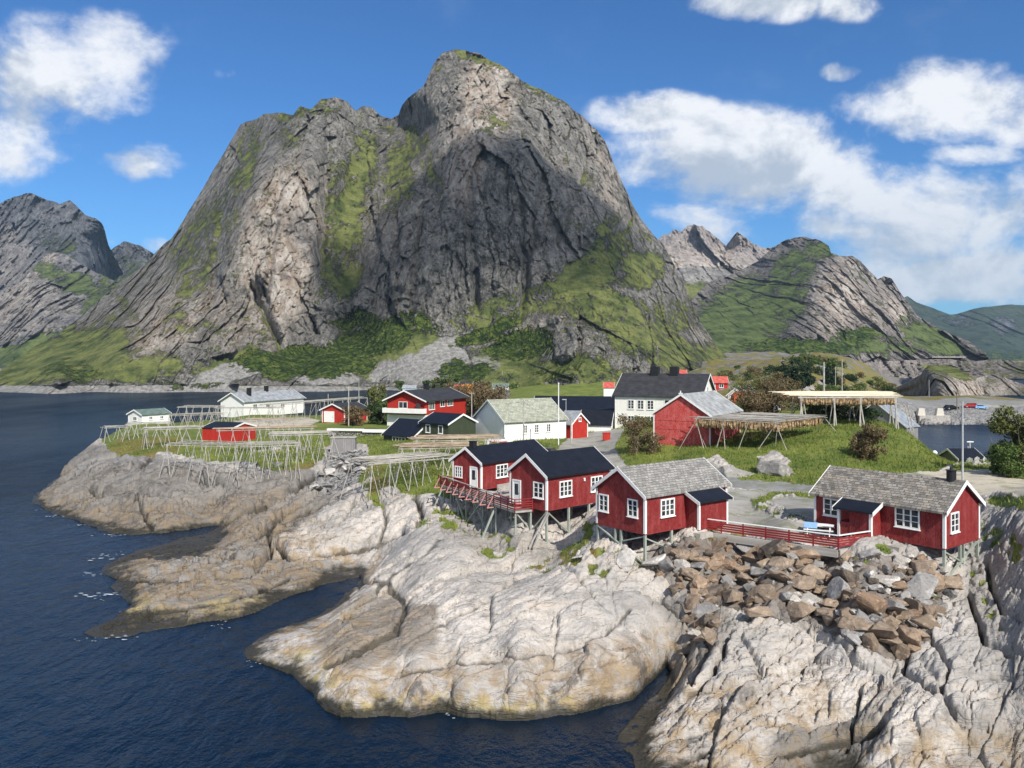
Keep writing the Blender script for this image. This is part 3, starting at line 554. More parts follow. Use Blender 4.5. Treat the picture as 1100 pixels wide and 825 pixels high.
# ------------------------------------------------------------------ mountains
def relief(name, sil, basepts, ctrl, mat, cols, rows, amp, nscale, zones, seed=0, eps=14.0, jit=1.5, post=None):
    sil = np.array(sil, float); bp = np.array(basepts, float)
    px = np.linspace(sil[0, 0], sil[-1, 0], cols)
    top = np.interp(px, sil[:, 0], sil[:, 1]) + jit * fbm2(px / 14, px * 0 + seed, 5, seed)
    bot = np.interp(px, bp[:, 0], bp[:, 1]); top = np.minimum(top, bot - 1.0)
    tv = np.linspace(0, 1, rows)[:, None]
    PXm = np.repeat(px[None], rows, 0); PYm = bot + (top - bot) * tv
    rb = RBF([(c[0], c[1]) for c in ctrl], [c[2] for c in ctrl], eps, 0.02)
    ncx, ncy = max(40, cols // 4), max(40, rows // 3); y0_, y1_ = PYm.min() - 1, PYm.max() + 1
    a_, b_ = np.meshgrid(np.linspace(px[0], px[-1], ncx), np.linspace(y0_, y1_, ncy)); Yc = rb(a_, b_)
    gx = (PXm - px[0]) / (px[-1] - px[0]) * (ncx - 1.001); gyy = (PYm - y0_) / (y1_ - y0_) * (ncy - 1.001); i, j = gx.astype(int), gyy.astype(int); fi, fj = gx - i, gyy - j
    Y = (Yc[j, i] * (1 - fi) + Yc[j, i + 1] * fi) * (1 - fj) + (Yc[j + 1, i] * (1 - fi) + Yc[j + 1, i + 1] * fi) * fj
    Z = CZ - (PYm - H) * Y / F; X = (PXm - 550) / F * Y
    zn = zones(PXm, PYm, X, Y, Z)
    s = nscale
    soft = np.clip(zn[..., 1] + zn[..., 3] * .8 + zn[..., 0] * 1.15, 0, 1)
    big = fbm3(X / (90 * s), Y / (90 * s), Z / (170 * s), 5, seed + 1, .55, True)
    flu = fbm3(X / (26 * s) + .02 * Z, Y / (40 * s), Z / (120 * s), 5, seed + 11, .6, True)
    led = fbm3(X / (60 * s), Y / (60 * s), Z / (14 * s) + X / (80 * s), 4, seed + 21, .55)
    fin = fbm3(X / (8 * s), Y / (8 * s), Z / (14 * s), 4, seed + 31, .6)
    wz = 5 * s * led; blk = 0
    for k_, (sx_, sz_, tl, am, cr) in enumerate(((46, 135, .16, 1.9, .10), (19, 62, .10, 1.15, .10), (7.5, 24, -.12, .62, .08), (3.2, 7.5, .15, .30, .0))):
        q1, q2, cc, ox, oy = worley2((X + tl * Z + wz) / (sx_ * s), (Z - .25 * tl * X + wz * .5) / (sz_ * s), seed + 5 + k_)
        a1 = cc - .5; a2 = ((cc * 7.31) % 1) - .5; a3 = ((cc * 13.7) % 1) - .5
        blk = blk + am * (.55 * a1 + 2.1 * ox * a2 + 1.2 * oy * a3 + cr * (1 - sstep(q2 - q1, 0, .08)))
    D = amp * (-.55 * big - .40 * flu + .22 * led + .22 * fin + .95 * blk)
    st = D / (2.2 * s) + .6 * fin; fr_ = st - np.floor(st); stp = (np.floor(st) + sstep(fr_, .35, .65) - .6 * fin) * 2.2 * s
    D = D * .8 + stp * .2
    edge = np.clip(tv / .06, 0, 1)
    Y2 = Y + D * (1 - .88 * soft) * edge
    if post is not None: Y2 = Y2 + post(PXm, PYm, X, Y, Z)
    P = np.stack([(PXm - 550) / F * Y2, Y2, CZ - (PYm - H) * Y2 / F], -1)
    last = P[-1]; ext = []; zext = []
    for k, (dy, fz) in enumerate(((10, .985), (30, .94), (80, .8), (170, .5), (300, .15), (380, -.05))):
        q = last.copy(); q[:, 1] += dy * s; q[:, 0] *= 1 + 0.02 * k; q[:, 2] = last[:, 2] * fz - (2 if fz < 0 else 0); ext.append(q[None]); zext.append(zn[-1:])
    P = np.concatenate([P] + ext, 0); zn = np.concatenate([zn] + zext, 0)
    return grid_mesh(name, P, {'zone': zn}, mat)
def sp(px, py, blobs, soft=.5):
    m = np.zeros(px.shape)
    for (cx, cy, rx, ry, *r) in blobs:
        a = r[0] if r else 0; k = r[1] if len(r) > 1 else 1.0
        c, s = math.cos(math.radians(a)), math.sin(math.radians(a))
        u = ((px - cx) * c + (py - cy) * s) / rx; v = (-(px - cx) * s + (py - cy) * c) / ry
        m = np.maximum(m, k * (1 - sstep(np.sqrt(u * u + v * v), soft, 1.25)))
    return m
def zones_main(px, py, X, Y, Z):
    jx, jy = 14 * fbm2(px / 40, py / 40, 5, 3), 14 * fbm2(px / 40, py / 40, 5, 9); x, y = px + jx, py + jy
    g = sp(x, y, [(60,385,90,26,-12),(130,395,70,14),(40,395,80,14),(210,300,26,20,-30,.6),(240,255,16,60,25,.6),(265,170,16,60,15,.7),(300,140,30,18,0,.5),(372,205,30,46,20,1.15),(366,275,26,52,0,1.0),(392,180,14,60,0,.7),(215,250,18,60,30,.7),(385,150,12,40,0,.55),(428,190,22,50,10,.7),(452,140,18,45,10,.9),(330,118,50,10,0,.8),(470,185,16,30,0,.6),
        (290,345,10,40,-20,.7),(250,385,45,8,-15,.9),(420,380,80,24,-8),(540,330,60,26,-15),(600,310,70,26,-22,.9),(650,260,26,34,20,.8),(690,290,28,26,0,.8),(650,330,60,24,10,.75),(700,370,60,24,25,.7),(560,395,60,22,0),(720,340,26,30,40,.5),(620,400,60,18,0,.8),(510,60,36,6,20,.9),(590,105,50,6,28,.6),(430,330,24,10,0,.4),(345,110,40,8,0,.4),(670,240,14,30,-20,.6),(760,385,30,14,35,.6)])
    g = np.maximum(g * (.84 + .6 * fbm2(px / 12, py / 18, 5, 72, .6)), .30 * sstep(fbm2(px / 30, py / 30, 4, 71), .0, .4))
    scr = sp(x, y, [(245,402,52,14,-12),(450,395,60,22,-12),(350,407,50,10,0,.8),(465,378,44,12,-28,.8),(520,392,30,14,0,.5)])
    scr = np.maximum(scr, sp(px, py, [(150,420,420,7.5)]) * .9)
    pale = sp(x, y, [(300,270,48,105,10,1.25),(180,345,60,40,-35,.8),(240,340,34,40,-20,.6),(130,375,40,14,-10,.5),(522,105,36,70,10,1.3),(500,160,26,70,5,1.0),(350,240,14,60,0,.6),(560,370,60,14,-35,.8),(590,350,30,20,-40,.5),(700,360,18,60,-45,.7),(760,375,10,50,-40,.5),(420,260,60,90,0,.25),(600,230,50,80,0,.2),(650,180,12,60,-20,.6)])
    sh = sp(x, y, [(330,390,90,20,0,.9),(400,365,60,22,-15,.8),(440,350,50,16,0,.6),(520,360,50,14,-20,.75),(560,372,50,20,-20,.8),(200,412,60,6,0,.5),(80,400,50,10,0,.55),(500,398,40,10,0,.7),(600,400,40,16,0,.5),(380,345,30,12,0,.7),(640,390,50,14,0,.35),(240,210,10,60,25,.45)])
    return np.stack([g, scr, pale, sh], -1)
MAIN_SIL = [(-140,414),(-60,410),(0,398),(40,371),(80,347),(110,319),(130,303),(155,285),(165,273),(185,255),(200,232),(210,215),(225,190),(240,165),(258,134),(270,129),(285,123),(300,121),(315,123),(322,114),(335,117),(345,107),(360,104),(372,109),(382,119),(390,114),(400,115),(408,124),(420,127),(428,124),(432,112),(445,100),(455,92),(460,82),(466,68),(475,57),(485,53),(500,54),(515,58),(530,66),(545,74),(560,86),(575,94),(590,100),(605,108),(615,117),(628,127),(640,138),(650,152),(658,172),(668,195),(680,220),(688,235),(700,250),(712,262),(722,280),(735,305),(745,330),(755,350),(770,372),(785,388),(800,400)]
MAIN_BASE = [(-140,425),(300,425),(420,425),(520,427),(700,424),(760,414),(800,404)]
MAIN_CTRL = [(-140,424,470),(-60,421,489),(0,421,489),(100,421,489),(200,421,489),(300,421,492),(400,419,520),(520,422,480),(600,422,470),(700,418,465),(760,410,480),(800,403,520),(-140,414,520),(-60,410,560),
 (60,397,510),(120,385,520),(40,371,640),(80,347,690),(130,303,760),(165,273,800),(200,380,520),(250,397,510),(180,335,575),(240,310,585),(150,360,560),(200,232,820),(230,190,850),(258,134,880),(200,290,650),(225,250,680),(250,200,720),
 (290,375,535),(305,345,560),(290,290,580),(300,230,620),(320,180,665),(335,120,760),(360,104,800),(270,330,575),(345,300,610),(350,230,680),
 (330,375,570),(380,345,620),(385,290,668),(388,210,742),(400,116,860),(428,125,860),(365,330,610),
 (400,350,590),(407,290,620),(432,210,670),(452,110,760),(480,55,800),(480,345,565),(480,260,600),(490,160,660),(520,70,770),(560,335,565),(560,240,600),(560,160,650),(560,88,760),(620,120,790),(620,210,660),(620,280,600),(650,155,800),(660,240,670),(688,237,770),(712,264,760),(740,325,680),(770,374,610),(440,350,570),
 (560,375,540),(600,355,525),(620,325,540),(640,345,510),(650,375,490),(600,400,478),(680,325,560),(700,365,510),(640,402,472),(730,392,490),(690,285,640),(540,340,560),
 (350,397,520),(300,402,510),(450,397,520),(430,375,545),(500,378,540),(500,402,505)]
mm = mat_mountain('mountain_rock')
def post_main(px, py, X, Y, Z):
    # gullies and corner cracks that run down the great wall
    d = 0
    for (x0, y0, x1, y1, w_, a_) in ((345,300,352,150,5,18),(590,140,560,330,4,9),(505,190,512,330,4,10),(560,220,566,300,3,10),(455,230,440,340,5,10),(420,330,430,220,4,8),(300,200,285,330,4,10),(265,300,300,370,5,14),(540,90,600,190,4,8),(630,170,600,260,4,9),(240,230,225,330,5,12)):
        f = np.clip((py - y0) / (y1 - y0), 0, 1); cx = x0 + (x1 - x0) * f + 5 * fbm2(py / 25, py * 0 + x0, 3, int(x0))
        ins = sstep(py, min(y0, y1) - 25, min(y0, y1) + 10) * (1 - sstep(py, max(y0, y1) - 10, max(y0, y1) + 25))
        d = d + a_ * np.exp(-((px - cx) / w_) ** 2) * ins
    return d
relief('mountain', MAIN_SIL, MAIN_BASE, MAIN_CTRL, mm, 1080, 520, 10.0, 1.0, zones_main, 1, jit=2.4, post=post_main)

def zones_r1(px, py, X, Y, Z):
    jx, jy = 8 * fbm2(px / 20, py / 20, 5, 3), 8 * fbm2(px / 20, py / 20, 5, 9); x, y = px + jx, py + jy
    g = sp(x, y, [(800,340,60,40,-25),(850,290,26,30,40),(770,360,60,26),(880,268,22,10),(840,320,30,30),(1000,365,50,14,20),(980,350,20,20,50,.7),(900,372,90,10),(950,365,40,10,20,.7),(925,290,14,16,0,.4)])
    pale = sp(x, y, [(900,320,26,50,10,.8),(930,340,14,50,-20,.7),(950,330,12,40,-20,.4),(880,310,18,40,0,.5),(970,350,8,40,-25,.9)])
    scr = sp(x, y, [(810,387,46,5,0,.9),(905,385,20,2,0,.5)])
    sh = sp(x, y, [(860,372,80,10,0,.8),(920,360,30,12,0,.7),(1010,370,30,8,0,.4)])
    g = g * (.62 + .5 * fbm2(px / 12, py / 12, 4, 74)) - .12; return np.stack([g, scr, pale, sh], -1)
relief('mountain_ridge', [(690,352),(735,330),(760,305),(790,293),(800,288),(815,280),(830,266),(845,257),(860,254),(880,258),(890,263),(893,272),(905,275),(915,275),(925,281),(935,292),(943,300),(950,296),(958,300),(965,311),(975,325),(985,338),(1000,348),(1020,358),(1040,366),(1055,377),(1064,386)],
 [(690,403),(1064,406)], [(690,403,735),(800,405,780),(900,405,815),(1000,405,860),(1064,406,900),(690,391,740),(740,391,760),(800,390,800),(900,389,830),(1000,389,880),(1064,389,930),(860,255,1350),(800,289,1380),(740,325,1180),(700,350,1000),(830,305,1200),(830,345,1000),(890,335,980),(893,275,1200),(875,300,1100),(850,360,900),(940,300,1150),(950,340,1000),(960,365,930),(985,340,1080),(1000,352,1050),(1040,368,1030),(780,345,1020),(920,300,1120),(910,340,980),(930,370,900),(1060,384,960)],
 mat_mountain('ridge_rock', .55, ((0.12, .112, .107), (.31, .28, .255)), ((.034, .058, .014), (.10, .135, .034))), 520, 260, 17.0, 1.5, zones_r1, 40, 8.0, 2.2)
def zones_r2(px, py, X, Y, Z):
    x, y = px + 5 * fbm2(px / 15, py / 15, 4, 3), py + 5 * fbm2(px / 15, py / 15, 4, 9)
    return np.stack([sp(x, y, [(730,320,80,20),(760,330,60,20)]) - .25, sp(x, y, [(750,295,50,12)]) * .6, sp(x, y, [(750,285,60,24,0,.9),(735,270,12,20,0,.5)]), px * 0], -1)
relief('mountain_peaks', [(660,270),(700,262),(708,256),(713,251),(718,253),(725,247),(732,248),(738,243),(745,241),(755,243),(765,252),(775,259),(780,263),(786,256),(792,250),(800,254),(810,262),(820,266),(835,266),(860,275),(900,290),(960,320)],
 [(660,390),(960,390)], [(660,388,1300),(800,388,1300),(960,388,1300),(700,262,1800),(745,241,1800),(780,265,1750),(792,251,1700),(820,267,1700),(740,290,1550),(700,310,1500),(790,300,1500),(900,300,1600)],
 mat_mountain('peak_rock', .45, ((0.19, .175, .17), (.34, .30, .28))), 360, 190, 24.0, 1.8, zones_r2, 60, 6.0, 3.0)
def zones_l(px, py, X, Y, Z):
    x, y = px + 7 * fbm2(px / 18, py / 18, 4, 3), py + 7 * fbm2(px / 18, py / 18, 4, 9)
    return np.stack([sp(x, y, [(75,300,50,12,20,.7),(60,370,90,16,-10,1),(110,320,20,30,30,.7),(20,380,80,14)]) * .8 - .15, px * 0, sp(x, y, [(40,285,30,14,-40,.6),(30,330,60,40,0,.35)]), sp(x, y, [(100,365,40,14,-30,.5)])], -1)
relief('mountain_buttress', [(-140,330),(-60,335),(-20,328),(0,318),(25,300),(50,272),(58,271),(70,273),(85,283),(100,291),(125,303),(140,318),(170,340),(210,370),(240,385)],
 [(-140,404),(240,404)], [(-140,404,1050),(100,404,1040),(240,404,1030),(-140,393,1100),(0,393,1100),(100,393,1080),(240,393,1050),(55,272,1500),(0,318,1350),(-60,335,1400),(100,292,1450),(50,320,1300),(30,360,1180),(120,330,1250),(170,342,1250)],
 mat_mountain('buttress_rock', .5, ((0.10, .10, .105), (.27, .262, .258)), ((.034, .058, .014), (.10, .13, .034))), 380, 190, 20.0, 1.6, zones_l, 80, 8.0, 1.6)
def zones_l2(px, py, X, Y, Z):
    x, y = px + 7 * fbm2(px / 18, py / 18, 4, 3), py + 7 * fbm2(px / 18, py / 18, 4, 9)
    return np.stack([sp(x, y, [(60,260,30,16,20,.55),(140,290,40,26,0,.8),(60,245,30,10,0,.3)]) * .8 - .2, px * 0, sp(x, y, [(0,280,40,40,0,.3)]), px * 0], -1)
LP = relief('mountain_crest', [(-140,262),(-100,250),(-50,232),(0,219),(15,211),(32,207.5),(50,214),(65,219),(75,215),(82,222),(92,231),(104,235),(107,241),(113,263),(119,268),(134,259),(149,263),(161,270),(168,275),(200,300),(250,350)],
 [(-140,392),(250,392)], [(-140,390,1500),(0,390,1500),(120,390,1600),(250,390,1600),(32,208,2000),(-50,232,2000),(104,236,1900),(75,216,2000),(60,260,1850),(0,300,1750),(113,264,2050),(118,300,2100),(134,260,2200),(160,272,2150),(150,320,1950),(90,290,1750),(200,302,2100),(30,340,1600)],
 mat_mountain('crest_rock', .42, ((0.06, .064, .072), (.17, .172, .18)), ((.03, .05, .015), (.07, .09, .025))), 400, 200, 28.0, 2.0, zones_l2, 90, 6.0, 2.6)  # crest rock coloured dark and bluish to stand in for cloud shadow
def zones_f(px, py, X, Y, Z):
    x, y = px + 7 * fbm2(px / 18, py / 18, 4, 3), py + 7 * fbm2(px / 18, py / 18, 4, 9)
    return np.stack([np.full(px.shape, .5) - sp(x, y, [(1080,350,20,10,0,.5),(1030,345,20,8,0,.4)]), px * 0, px * 0, sp(x, y, [(1080,385,90,10,0,.6)])], -1)
relief('mountain_coast', [(940,335),(975,318),(985,325),(1000,330),(1010,334),(1020,338),(1030,337),(1045,332),(1055,330),(1075,328),(1085,327),(1100,328),(1130,322),(1180,332),(1260,350),(1300,362)],
 [(940,393),(1300,393)], [(940,392,2600),(1100,392,2500),(1300,392,2400),(975,319,3500),(1020,338,3300),(1100,328,3500),(1200,335,3400),(1060,360,2900),(1000,360,3000),(1180,365,2800)],
 mat_mountain('coast_rock', .3, ((0.09, .095, .11), (.20, .20, .21)), ((.018, .034, .022), (.048, .066, .04))), 240, 110, 26.0, 3.2, zones_f, 110, 8.0, 1.0)
def zones_k(px, py, X, Y, Z):
    x, y = px + 3 * fbm2(px / 8, py / 8, 4, 3), py + 3 * fbm2(px / 8, py / 8, 4, 9)
    return np.stack([sp(x, y, [(1012,396,24,4,8,1),(1030,402,16,5,20,.7)]), px * 0, sp(x, y, [(1040,415,26,14,30,.9),(1070,408,30,14,0,.5)]), px * 0], -1)
km = mat_mountain('knoll_rock', 4.0, ((0.19, .175, .16), (.33, .30, .27)), bumpd=1.2)
relief('rock_knoll', [(987,430),(990,418),(992,404),(995,397),(1000,392.5),(1015,392),(1030,396),(1045,404),(1055,415),(1063,424),(1069,431)],
 [(987,432),(1069,433)], [(987,430,340),(991,415,338),(993,402,336),(997,420,316),(1002,405,316),(1004,430,303),(1012,420,300),(1006,396,330),(1020,432,298),(1069,432,302),(1015,393,336),(1030,404,318),(1045,410,315),(1060,425,310),(1030,415,307),(1014,408,308)], km, 200, 90, 1.6, .25, zones_k, 130, 3.0, .6)
relief('rock_islet', [(1025,424),(1040,414),(1050,406),(1060,403),(1072,402),(1085,408),(1100,413),(1120,421),(1130,425)],
 [(1025,426.5),(1130,426.5)], [(1025,426,420),(1130,426,420),(1060,404,470),(1100,414,455),(1060,418,440)], km, 140, 60, 1.8, .3, zones_k, 140, 3.0, .6)
relief('rock_shelf', [(905,392),(950,388),(1000,386),(1020,385.5),(1040,389),(1070,386),(1100,388),(1180,389),(1260,395)],
 [(905,408),(1260,408)], [(905,408,770),(1100,408,770),(1260,408,770),(950,389,850),(1040,390,850),(1100,389,850),(1260,396,850)], mat_mountain('shelf_rock', 1.2, ((0.2, .18, .165), (.36, .32, .29))), 200, 50, 6, .8, zones_k, 150, 6.0, .8)
# a cumulus overhead, out of frame, whose shade lies on the great wall
def cloud_at(px, py, Y, up, sx, sy, sz, dens, name='cloud'):
    b = Vector(at(px, py, None, Y)); k = (up - b.z) / SUN.z; c = b + SUN * k
    bm = bmesh.new(); rnd = random.Random(5)
    bmesh.ops.create_icosphere(bm, subdivisions=4, radius=1)
    for v in bm.verts:
        q = v.co; n = 0.16 * math.sin(5 * q.x + 1) * math.cos(4 * q.y) + .12 * math.sin(7 * q.z + 4 * q.y)
        v.co = Vector((q.x * sx, q.y * sy, q.z * sz)) * (1 + n)
    me = bpy.data.meshes.new(name); bm.to_mesh(me); bm.free()
    o = bpy.data.objects.new(name, me); o.location = c; COL.objects.link(o); o['kind'] = 'structure'
    m = bpy.data.materials.new('cloud_vapour'); m.use_nodes = True; tt_ = NT(m.node_tree); tt_.n.clear()
    out = tt_.node('ShaderNodeOutputMaterial'); pv = tt_.node('ShaderNodeVolumePrincipled')
    pv.inputs['Density'].default_value = dens; pv.inputs['Color'].default_value = (1, 1, 1, 1); tt_.l.new(pv.outputs[0], out.inputs['Volume'])
    me.materials.append(m)
    return o
cloud_at(520, 268, 640, 640, 135, 118, 42, 0.018)

# thin sea air between here and the far ranges
hz = bpy.data.meshes.new('haze'); vb = [(x, y, z) for z in (-27, 480) for x, y in ((-5400, -5400), (5400, -5400), (5400, 5400), (-5400, 5400))]
hz.from_pydata(vb, [], [(0, 3, 2, 1), (4, 5, 6, 7), (0, 1, 5, 4), (1, 2, 6, 5), (2, 3, 7, 6), (3, 0, 4, 7)])
hm_ = bpy.data.materials.new('sea_air'); hm_.use_nodes = True; th_ = NT(hm_.node_tree); th_.n.clear(); ho = th_.node('ShaderNodeOutputMaterial'); hv = th_.node('ShaderNodeVolumePrincipled')
hv.inputs['Density'].default_value = 0.00005; hv.inputs['Color'].default_value = (.50, .74, 1.0, 1); hv.inputs['Anisotropy'].default_value = 0.0; th_.l.new(hv.outputs[0], ho.inputs['Volume'])
hz.materials.append(hm_); hzo = bpy.data.objects.new('haze', hz); COL.objects.link(hzo); hzo['kind'] = 'stuff'; hzo['label'] = 'thin blue sea haze over the fjord'; hzo['category'] = 'haze'
# ------------------------------------------------------------------ materials of built things
def mat_paint(name, col, boards=0.16, var=0.25, rough=0.65, gap=0.5, horiz=False, worn=0.0):
    m, t, p = new_mat(name); P = t.coords('Object'); x, y, z = t.sep(P)
    s = z if horiz else t.math('ADD', x, y)
    fr = t.math('FRACT', t.math('DIVIDE', s, boards)); cell = t.math('FLOOR', t.math('DIVIDE', s, boards))
    wn = t.node('ShaderNodeTexWhiteNoise', noise_dimensions='1D'); t.set(wn.inputs['W'], cell)
    n = t.noise(t.scale(P, 1, 1, .35), 2.2, 5, .6); fine = t.noise(t.scale(P, 6, 6, 1), 4, 3, .6)
    c = t.mix(t.math('MULTIPLY', wn.outputs[0], var), col, tuple(v * .62 for v in col))
    c = t.mix(t.math('MULTIPLY', t.ramp(n, .45, .75), .5), c, tuple(min(v * 1.45 + .012, .95) for v in col))
    if worn: c = t.mix(t.math('MULTIPLY', t.ramp(t.math('ADD', fine, t.math('MULTIPLY', n, .4)), .62, .8), worn), c, (.62, .42, .38))
    groove = t.math('MINIMUM', fr, t.math('SUBTRACT', 1.0, fr))
    gm = t.ramp(groove, 0.0, 0.10)
    c = t.mix(t.math('MULTIPLY', t.math('SUBTRACT', 1.0, gm), gap), c, tuple(v * .3 for v in col))
    h = t.math('ADD', t.math('MULTIPLY', gm, .8), t.math('MULTIPLY', fine, .2))
    finish(t, p, c, rough, t.bump(h, 0.02, .8), .25); return m
def mat_plain(name, col, rough=.6, var=.2, spec=.3, metal=0, sc_=3.0, bump=.0):
    m, t, p = new_mat(name); P = t.coords('Object'); n = t.noise(P, sc_, 5, .6)
    c = t.mix(t.ramp(n, .3, .7), tuple(v * (1 - var) for v in col), tuple(min(1, v * (1 + var * .6)) for v in col))
    finish(t, p, c, rough, t.bump(n, bump, .6) if bump else None, spec, metal); return m
def mat_wood(name, a, b, axis='Z'):
    m, t, p = new_mat(name); P = t.pos()
    n = t.noise(P, 1.4, 4, .6); f = t.noise(P, 14, 3, .7)
    c = t.mix(t.ramp(n, .3, .7), a, b); c = t.mix(t.math('MULTIPLY', t.ramp(f, .5, .75), .5), c, tuple(v * .5 for v in a))
    finish(t, p, c, .85, t.bump(f, .01, .6), .15); return m
def mat_slate(name, a, b, c_, tile=(.5, .34), lich=.5):
    m, t, p = new_mat(name); P = t.coords('UV'); nd = t.node('ShaderNodeTexNoise'); t.set(nd.inputs['Vector'], P); nd.inputs['Scale'].default_value = 2.3; nd.inputs['Detail'].default_value = 4
    P = t.vmath('ADD', P, t.vmath('MULTIPLY', t.vmath('SUBTRACT', nd.outputs['Color'], (.5, .5, .5)), (.5, .22, 0)))
    br = t.node('ShaderNodeTexBrick'); t.set(br.inputs['Vector'], P); br.inputs['Scale'].default_value = 1
    br.inputs['Brick Width'].default_value = tile[0]; br.inputs['Row Height'].default_value = tile[1]; br.inputs['Mortar Size'].default_value = .02
    br.inputs['Bias'].default_value = 0; br.inputs['Color1'].default_value = (0, 0, 0, 1); br.inputs['Color2'].default_value = (1, 1, 1, 1); br.inputs['Mortar'].default_value = (.2, .2, .2, 1)
    x, y, z = t.sep(P); fy = t.math('FRACT', t.math('DIVIDE', y, tile[1]))
    bw = t.node('ShaderNodeRGBToBW'); t.l.new(br.outputs['Color'], bw.inputs[0])
    n = t.noise(P, 1.1, 5, .65); n2 = t.noise(P, 6, 4, .7)
    c = t.mix(bw.outputs[0], a, b); c = t.mix(t.math('MULTIPLY', t.ramp(n, .42, .7), lich), c, c_)
    c = t.mix(t.math('MULTIPLY', t.ramp(n2, .52, .72), .6), c, tuple(v * .45 for v in a))
    c = t.mix(t.math('MULTIPLY', br.outputs['Fac'], .7), c, tuple(v * .3 for v in a))
    h = t.math('ADD', t.math('MULTIPLY', fy, -.55), t.math('ADD', t.math('MULTIPLY', bw.outputs[0], .35), t.math('MULTIPLY', n2, .3)))
    finish(t, p, c, .85, t.bump(h, .07, .9), .2); return m
def mat_sheet(name, col, pitch=.33, across=False, rough=.55, depth=.025):
    m, t, p = new_mat(name); P = t.coords('UV'); x, y, z = t.sep(P); s = x if across else y
    fr = t.math('FRACT', t.math('DIVIDE', s, pitch)); n = t.noise(P, .9, 5, .6)
    c = t.mix(t.ramp(n, .35, .7), tuple(v * .75 for v in col), tuple(v * 1.3 for v in col))
    c = t.mix(t.math('MULTIPLY', t.ramp(fr, .12, .0), .5), c, tuple(v * .4 for v in col))
    h = fr if not across else t.math('PINGPONG', fr, .5)
    finish(t, p, c, rough, t.bump(h, depth, .8), .35); return m
RED = mat_paint('falu_red', (.225, .014, .0145), .16, .45, worn=.10); RED2 = mat_paint('bright_red', (.52, .035, .03), .18, .3, .6, .5, worn=.35)
RED3 = mat_paint('signal_red', (.43, .03, .02), .15, .2); WHITEW = mat_paint('white_cladding', (.80, .79, .75), .16, .06, .6, .22)
CREAM = mat_paint('cream_cladding', (.82, .80, .72), .16, .06, .6, .2); GREENW = mat_paint('green_cladding', (.05, .062, .037), .18, .25, .7, .5, True)
ORANGEW = mat_paint('orange_cladding', (.75, .30, .045), .2, .1); GREYW = mat_paint('grey_planks', (.25, .24, .235), .28, .35, .8, .8)
BLUEW = mat_paint('blue_grey_cladding', (.38, .47, .52), .25, .1)
TRIM = mat_plain('white_trim', (.82, .81, .78), .5, .06); REDTRIM = mat_plain('red_rail', (.27, .028, .028), .6, .3); PINK = mat_plain('faded_rail', (.50, .24, .22), .7, .25)
BLACK = mat_plain('black_metal', (.018, .018, .02), .5, .2); DARK = mat_plain('dark_brown', (.05, .045, .04), .9, .3)
SLATE = mat_slate('slate_roof', (.17, .165, .155), (.33, .315, .29), (.42, .40, .36), (.36, .25)); SLATE2 = mat_slate('mossy_slate_roof', (.13, .12, .105), (.36, .335, .30), (.40, .33, .24), (.36, .25), .5)
SLATE3 = mat_slate('green_slate_roof', (.24, .25, .19), (.40, .41, .33), (.44, .46, .36), (.6, .42), .5)
FELT = mat_sheet('black_roof', (.009, .0105, .016), .36, rough=.55); FELT2 = mat_sheet('charcoal_roof', (.038, .038, .041), .55, rough=.7, depth=.05); CORR = mat_sheet('corrugated_roof', (.26, .285, .31), .7, True, .5, .1)
GREYROOF = mat_sheet('grey_roof', (.30, .315, .325), .35, rough=.7); GREENROOF = mat_sheet('dull_green_roof', (.13, .18, .155), .4, rough=.7); BARNROOF = mat_sheet('pale_sheet_roof', (.33, .335, .325), .5, rough=.6)
REDROOF = mat_sheet('red_roof', (.50, .10, .075), .4, rough=.7)
STILT = mat_wood('stilt_wood', (.26, .30, .25), (.40, .43, .37)); POLE = mat_wood('pole_wood', (.29, .275, .25), (.50, .475, .43)); POLEB = mat_wood('brown_pole_wood', (.28, .205, .145), (.46, .37, .28)); POLEG = mat_wood('grey_pole_wood', (.30, .28, .25), (.48, .45, .40)); POLEN = mat_wood('new_pole_wood', (.62, .53, .38), (.78, .70, .54))
DECKW = mat_wood('deck_wood', (.33, .31, .28), (.46, .44, .40)); CONC = mat_plain('concrete', (.40, .375, .34), .9, .25, sc_=1.5, bump=.03)
def mat_glass():
    m, t, p = new_mat('window_glass'); P = t.pos(); n = t.noise(P, .9, 3, .5)
    finish(t, p, t.mix(t.ramp(n, .4, .6), (.012, .016, .018), (.055, .065, .068)), .06, None, .5); return m
GLASS = mat_glass()

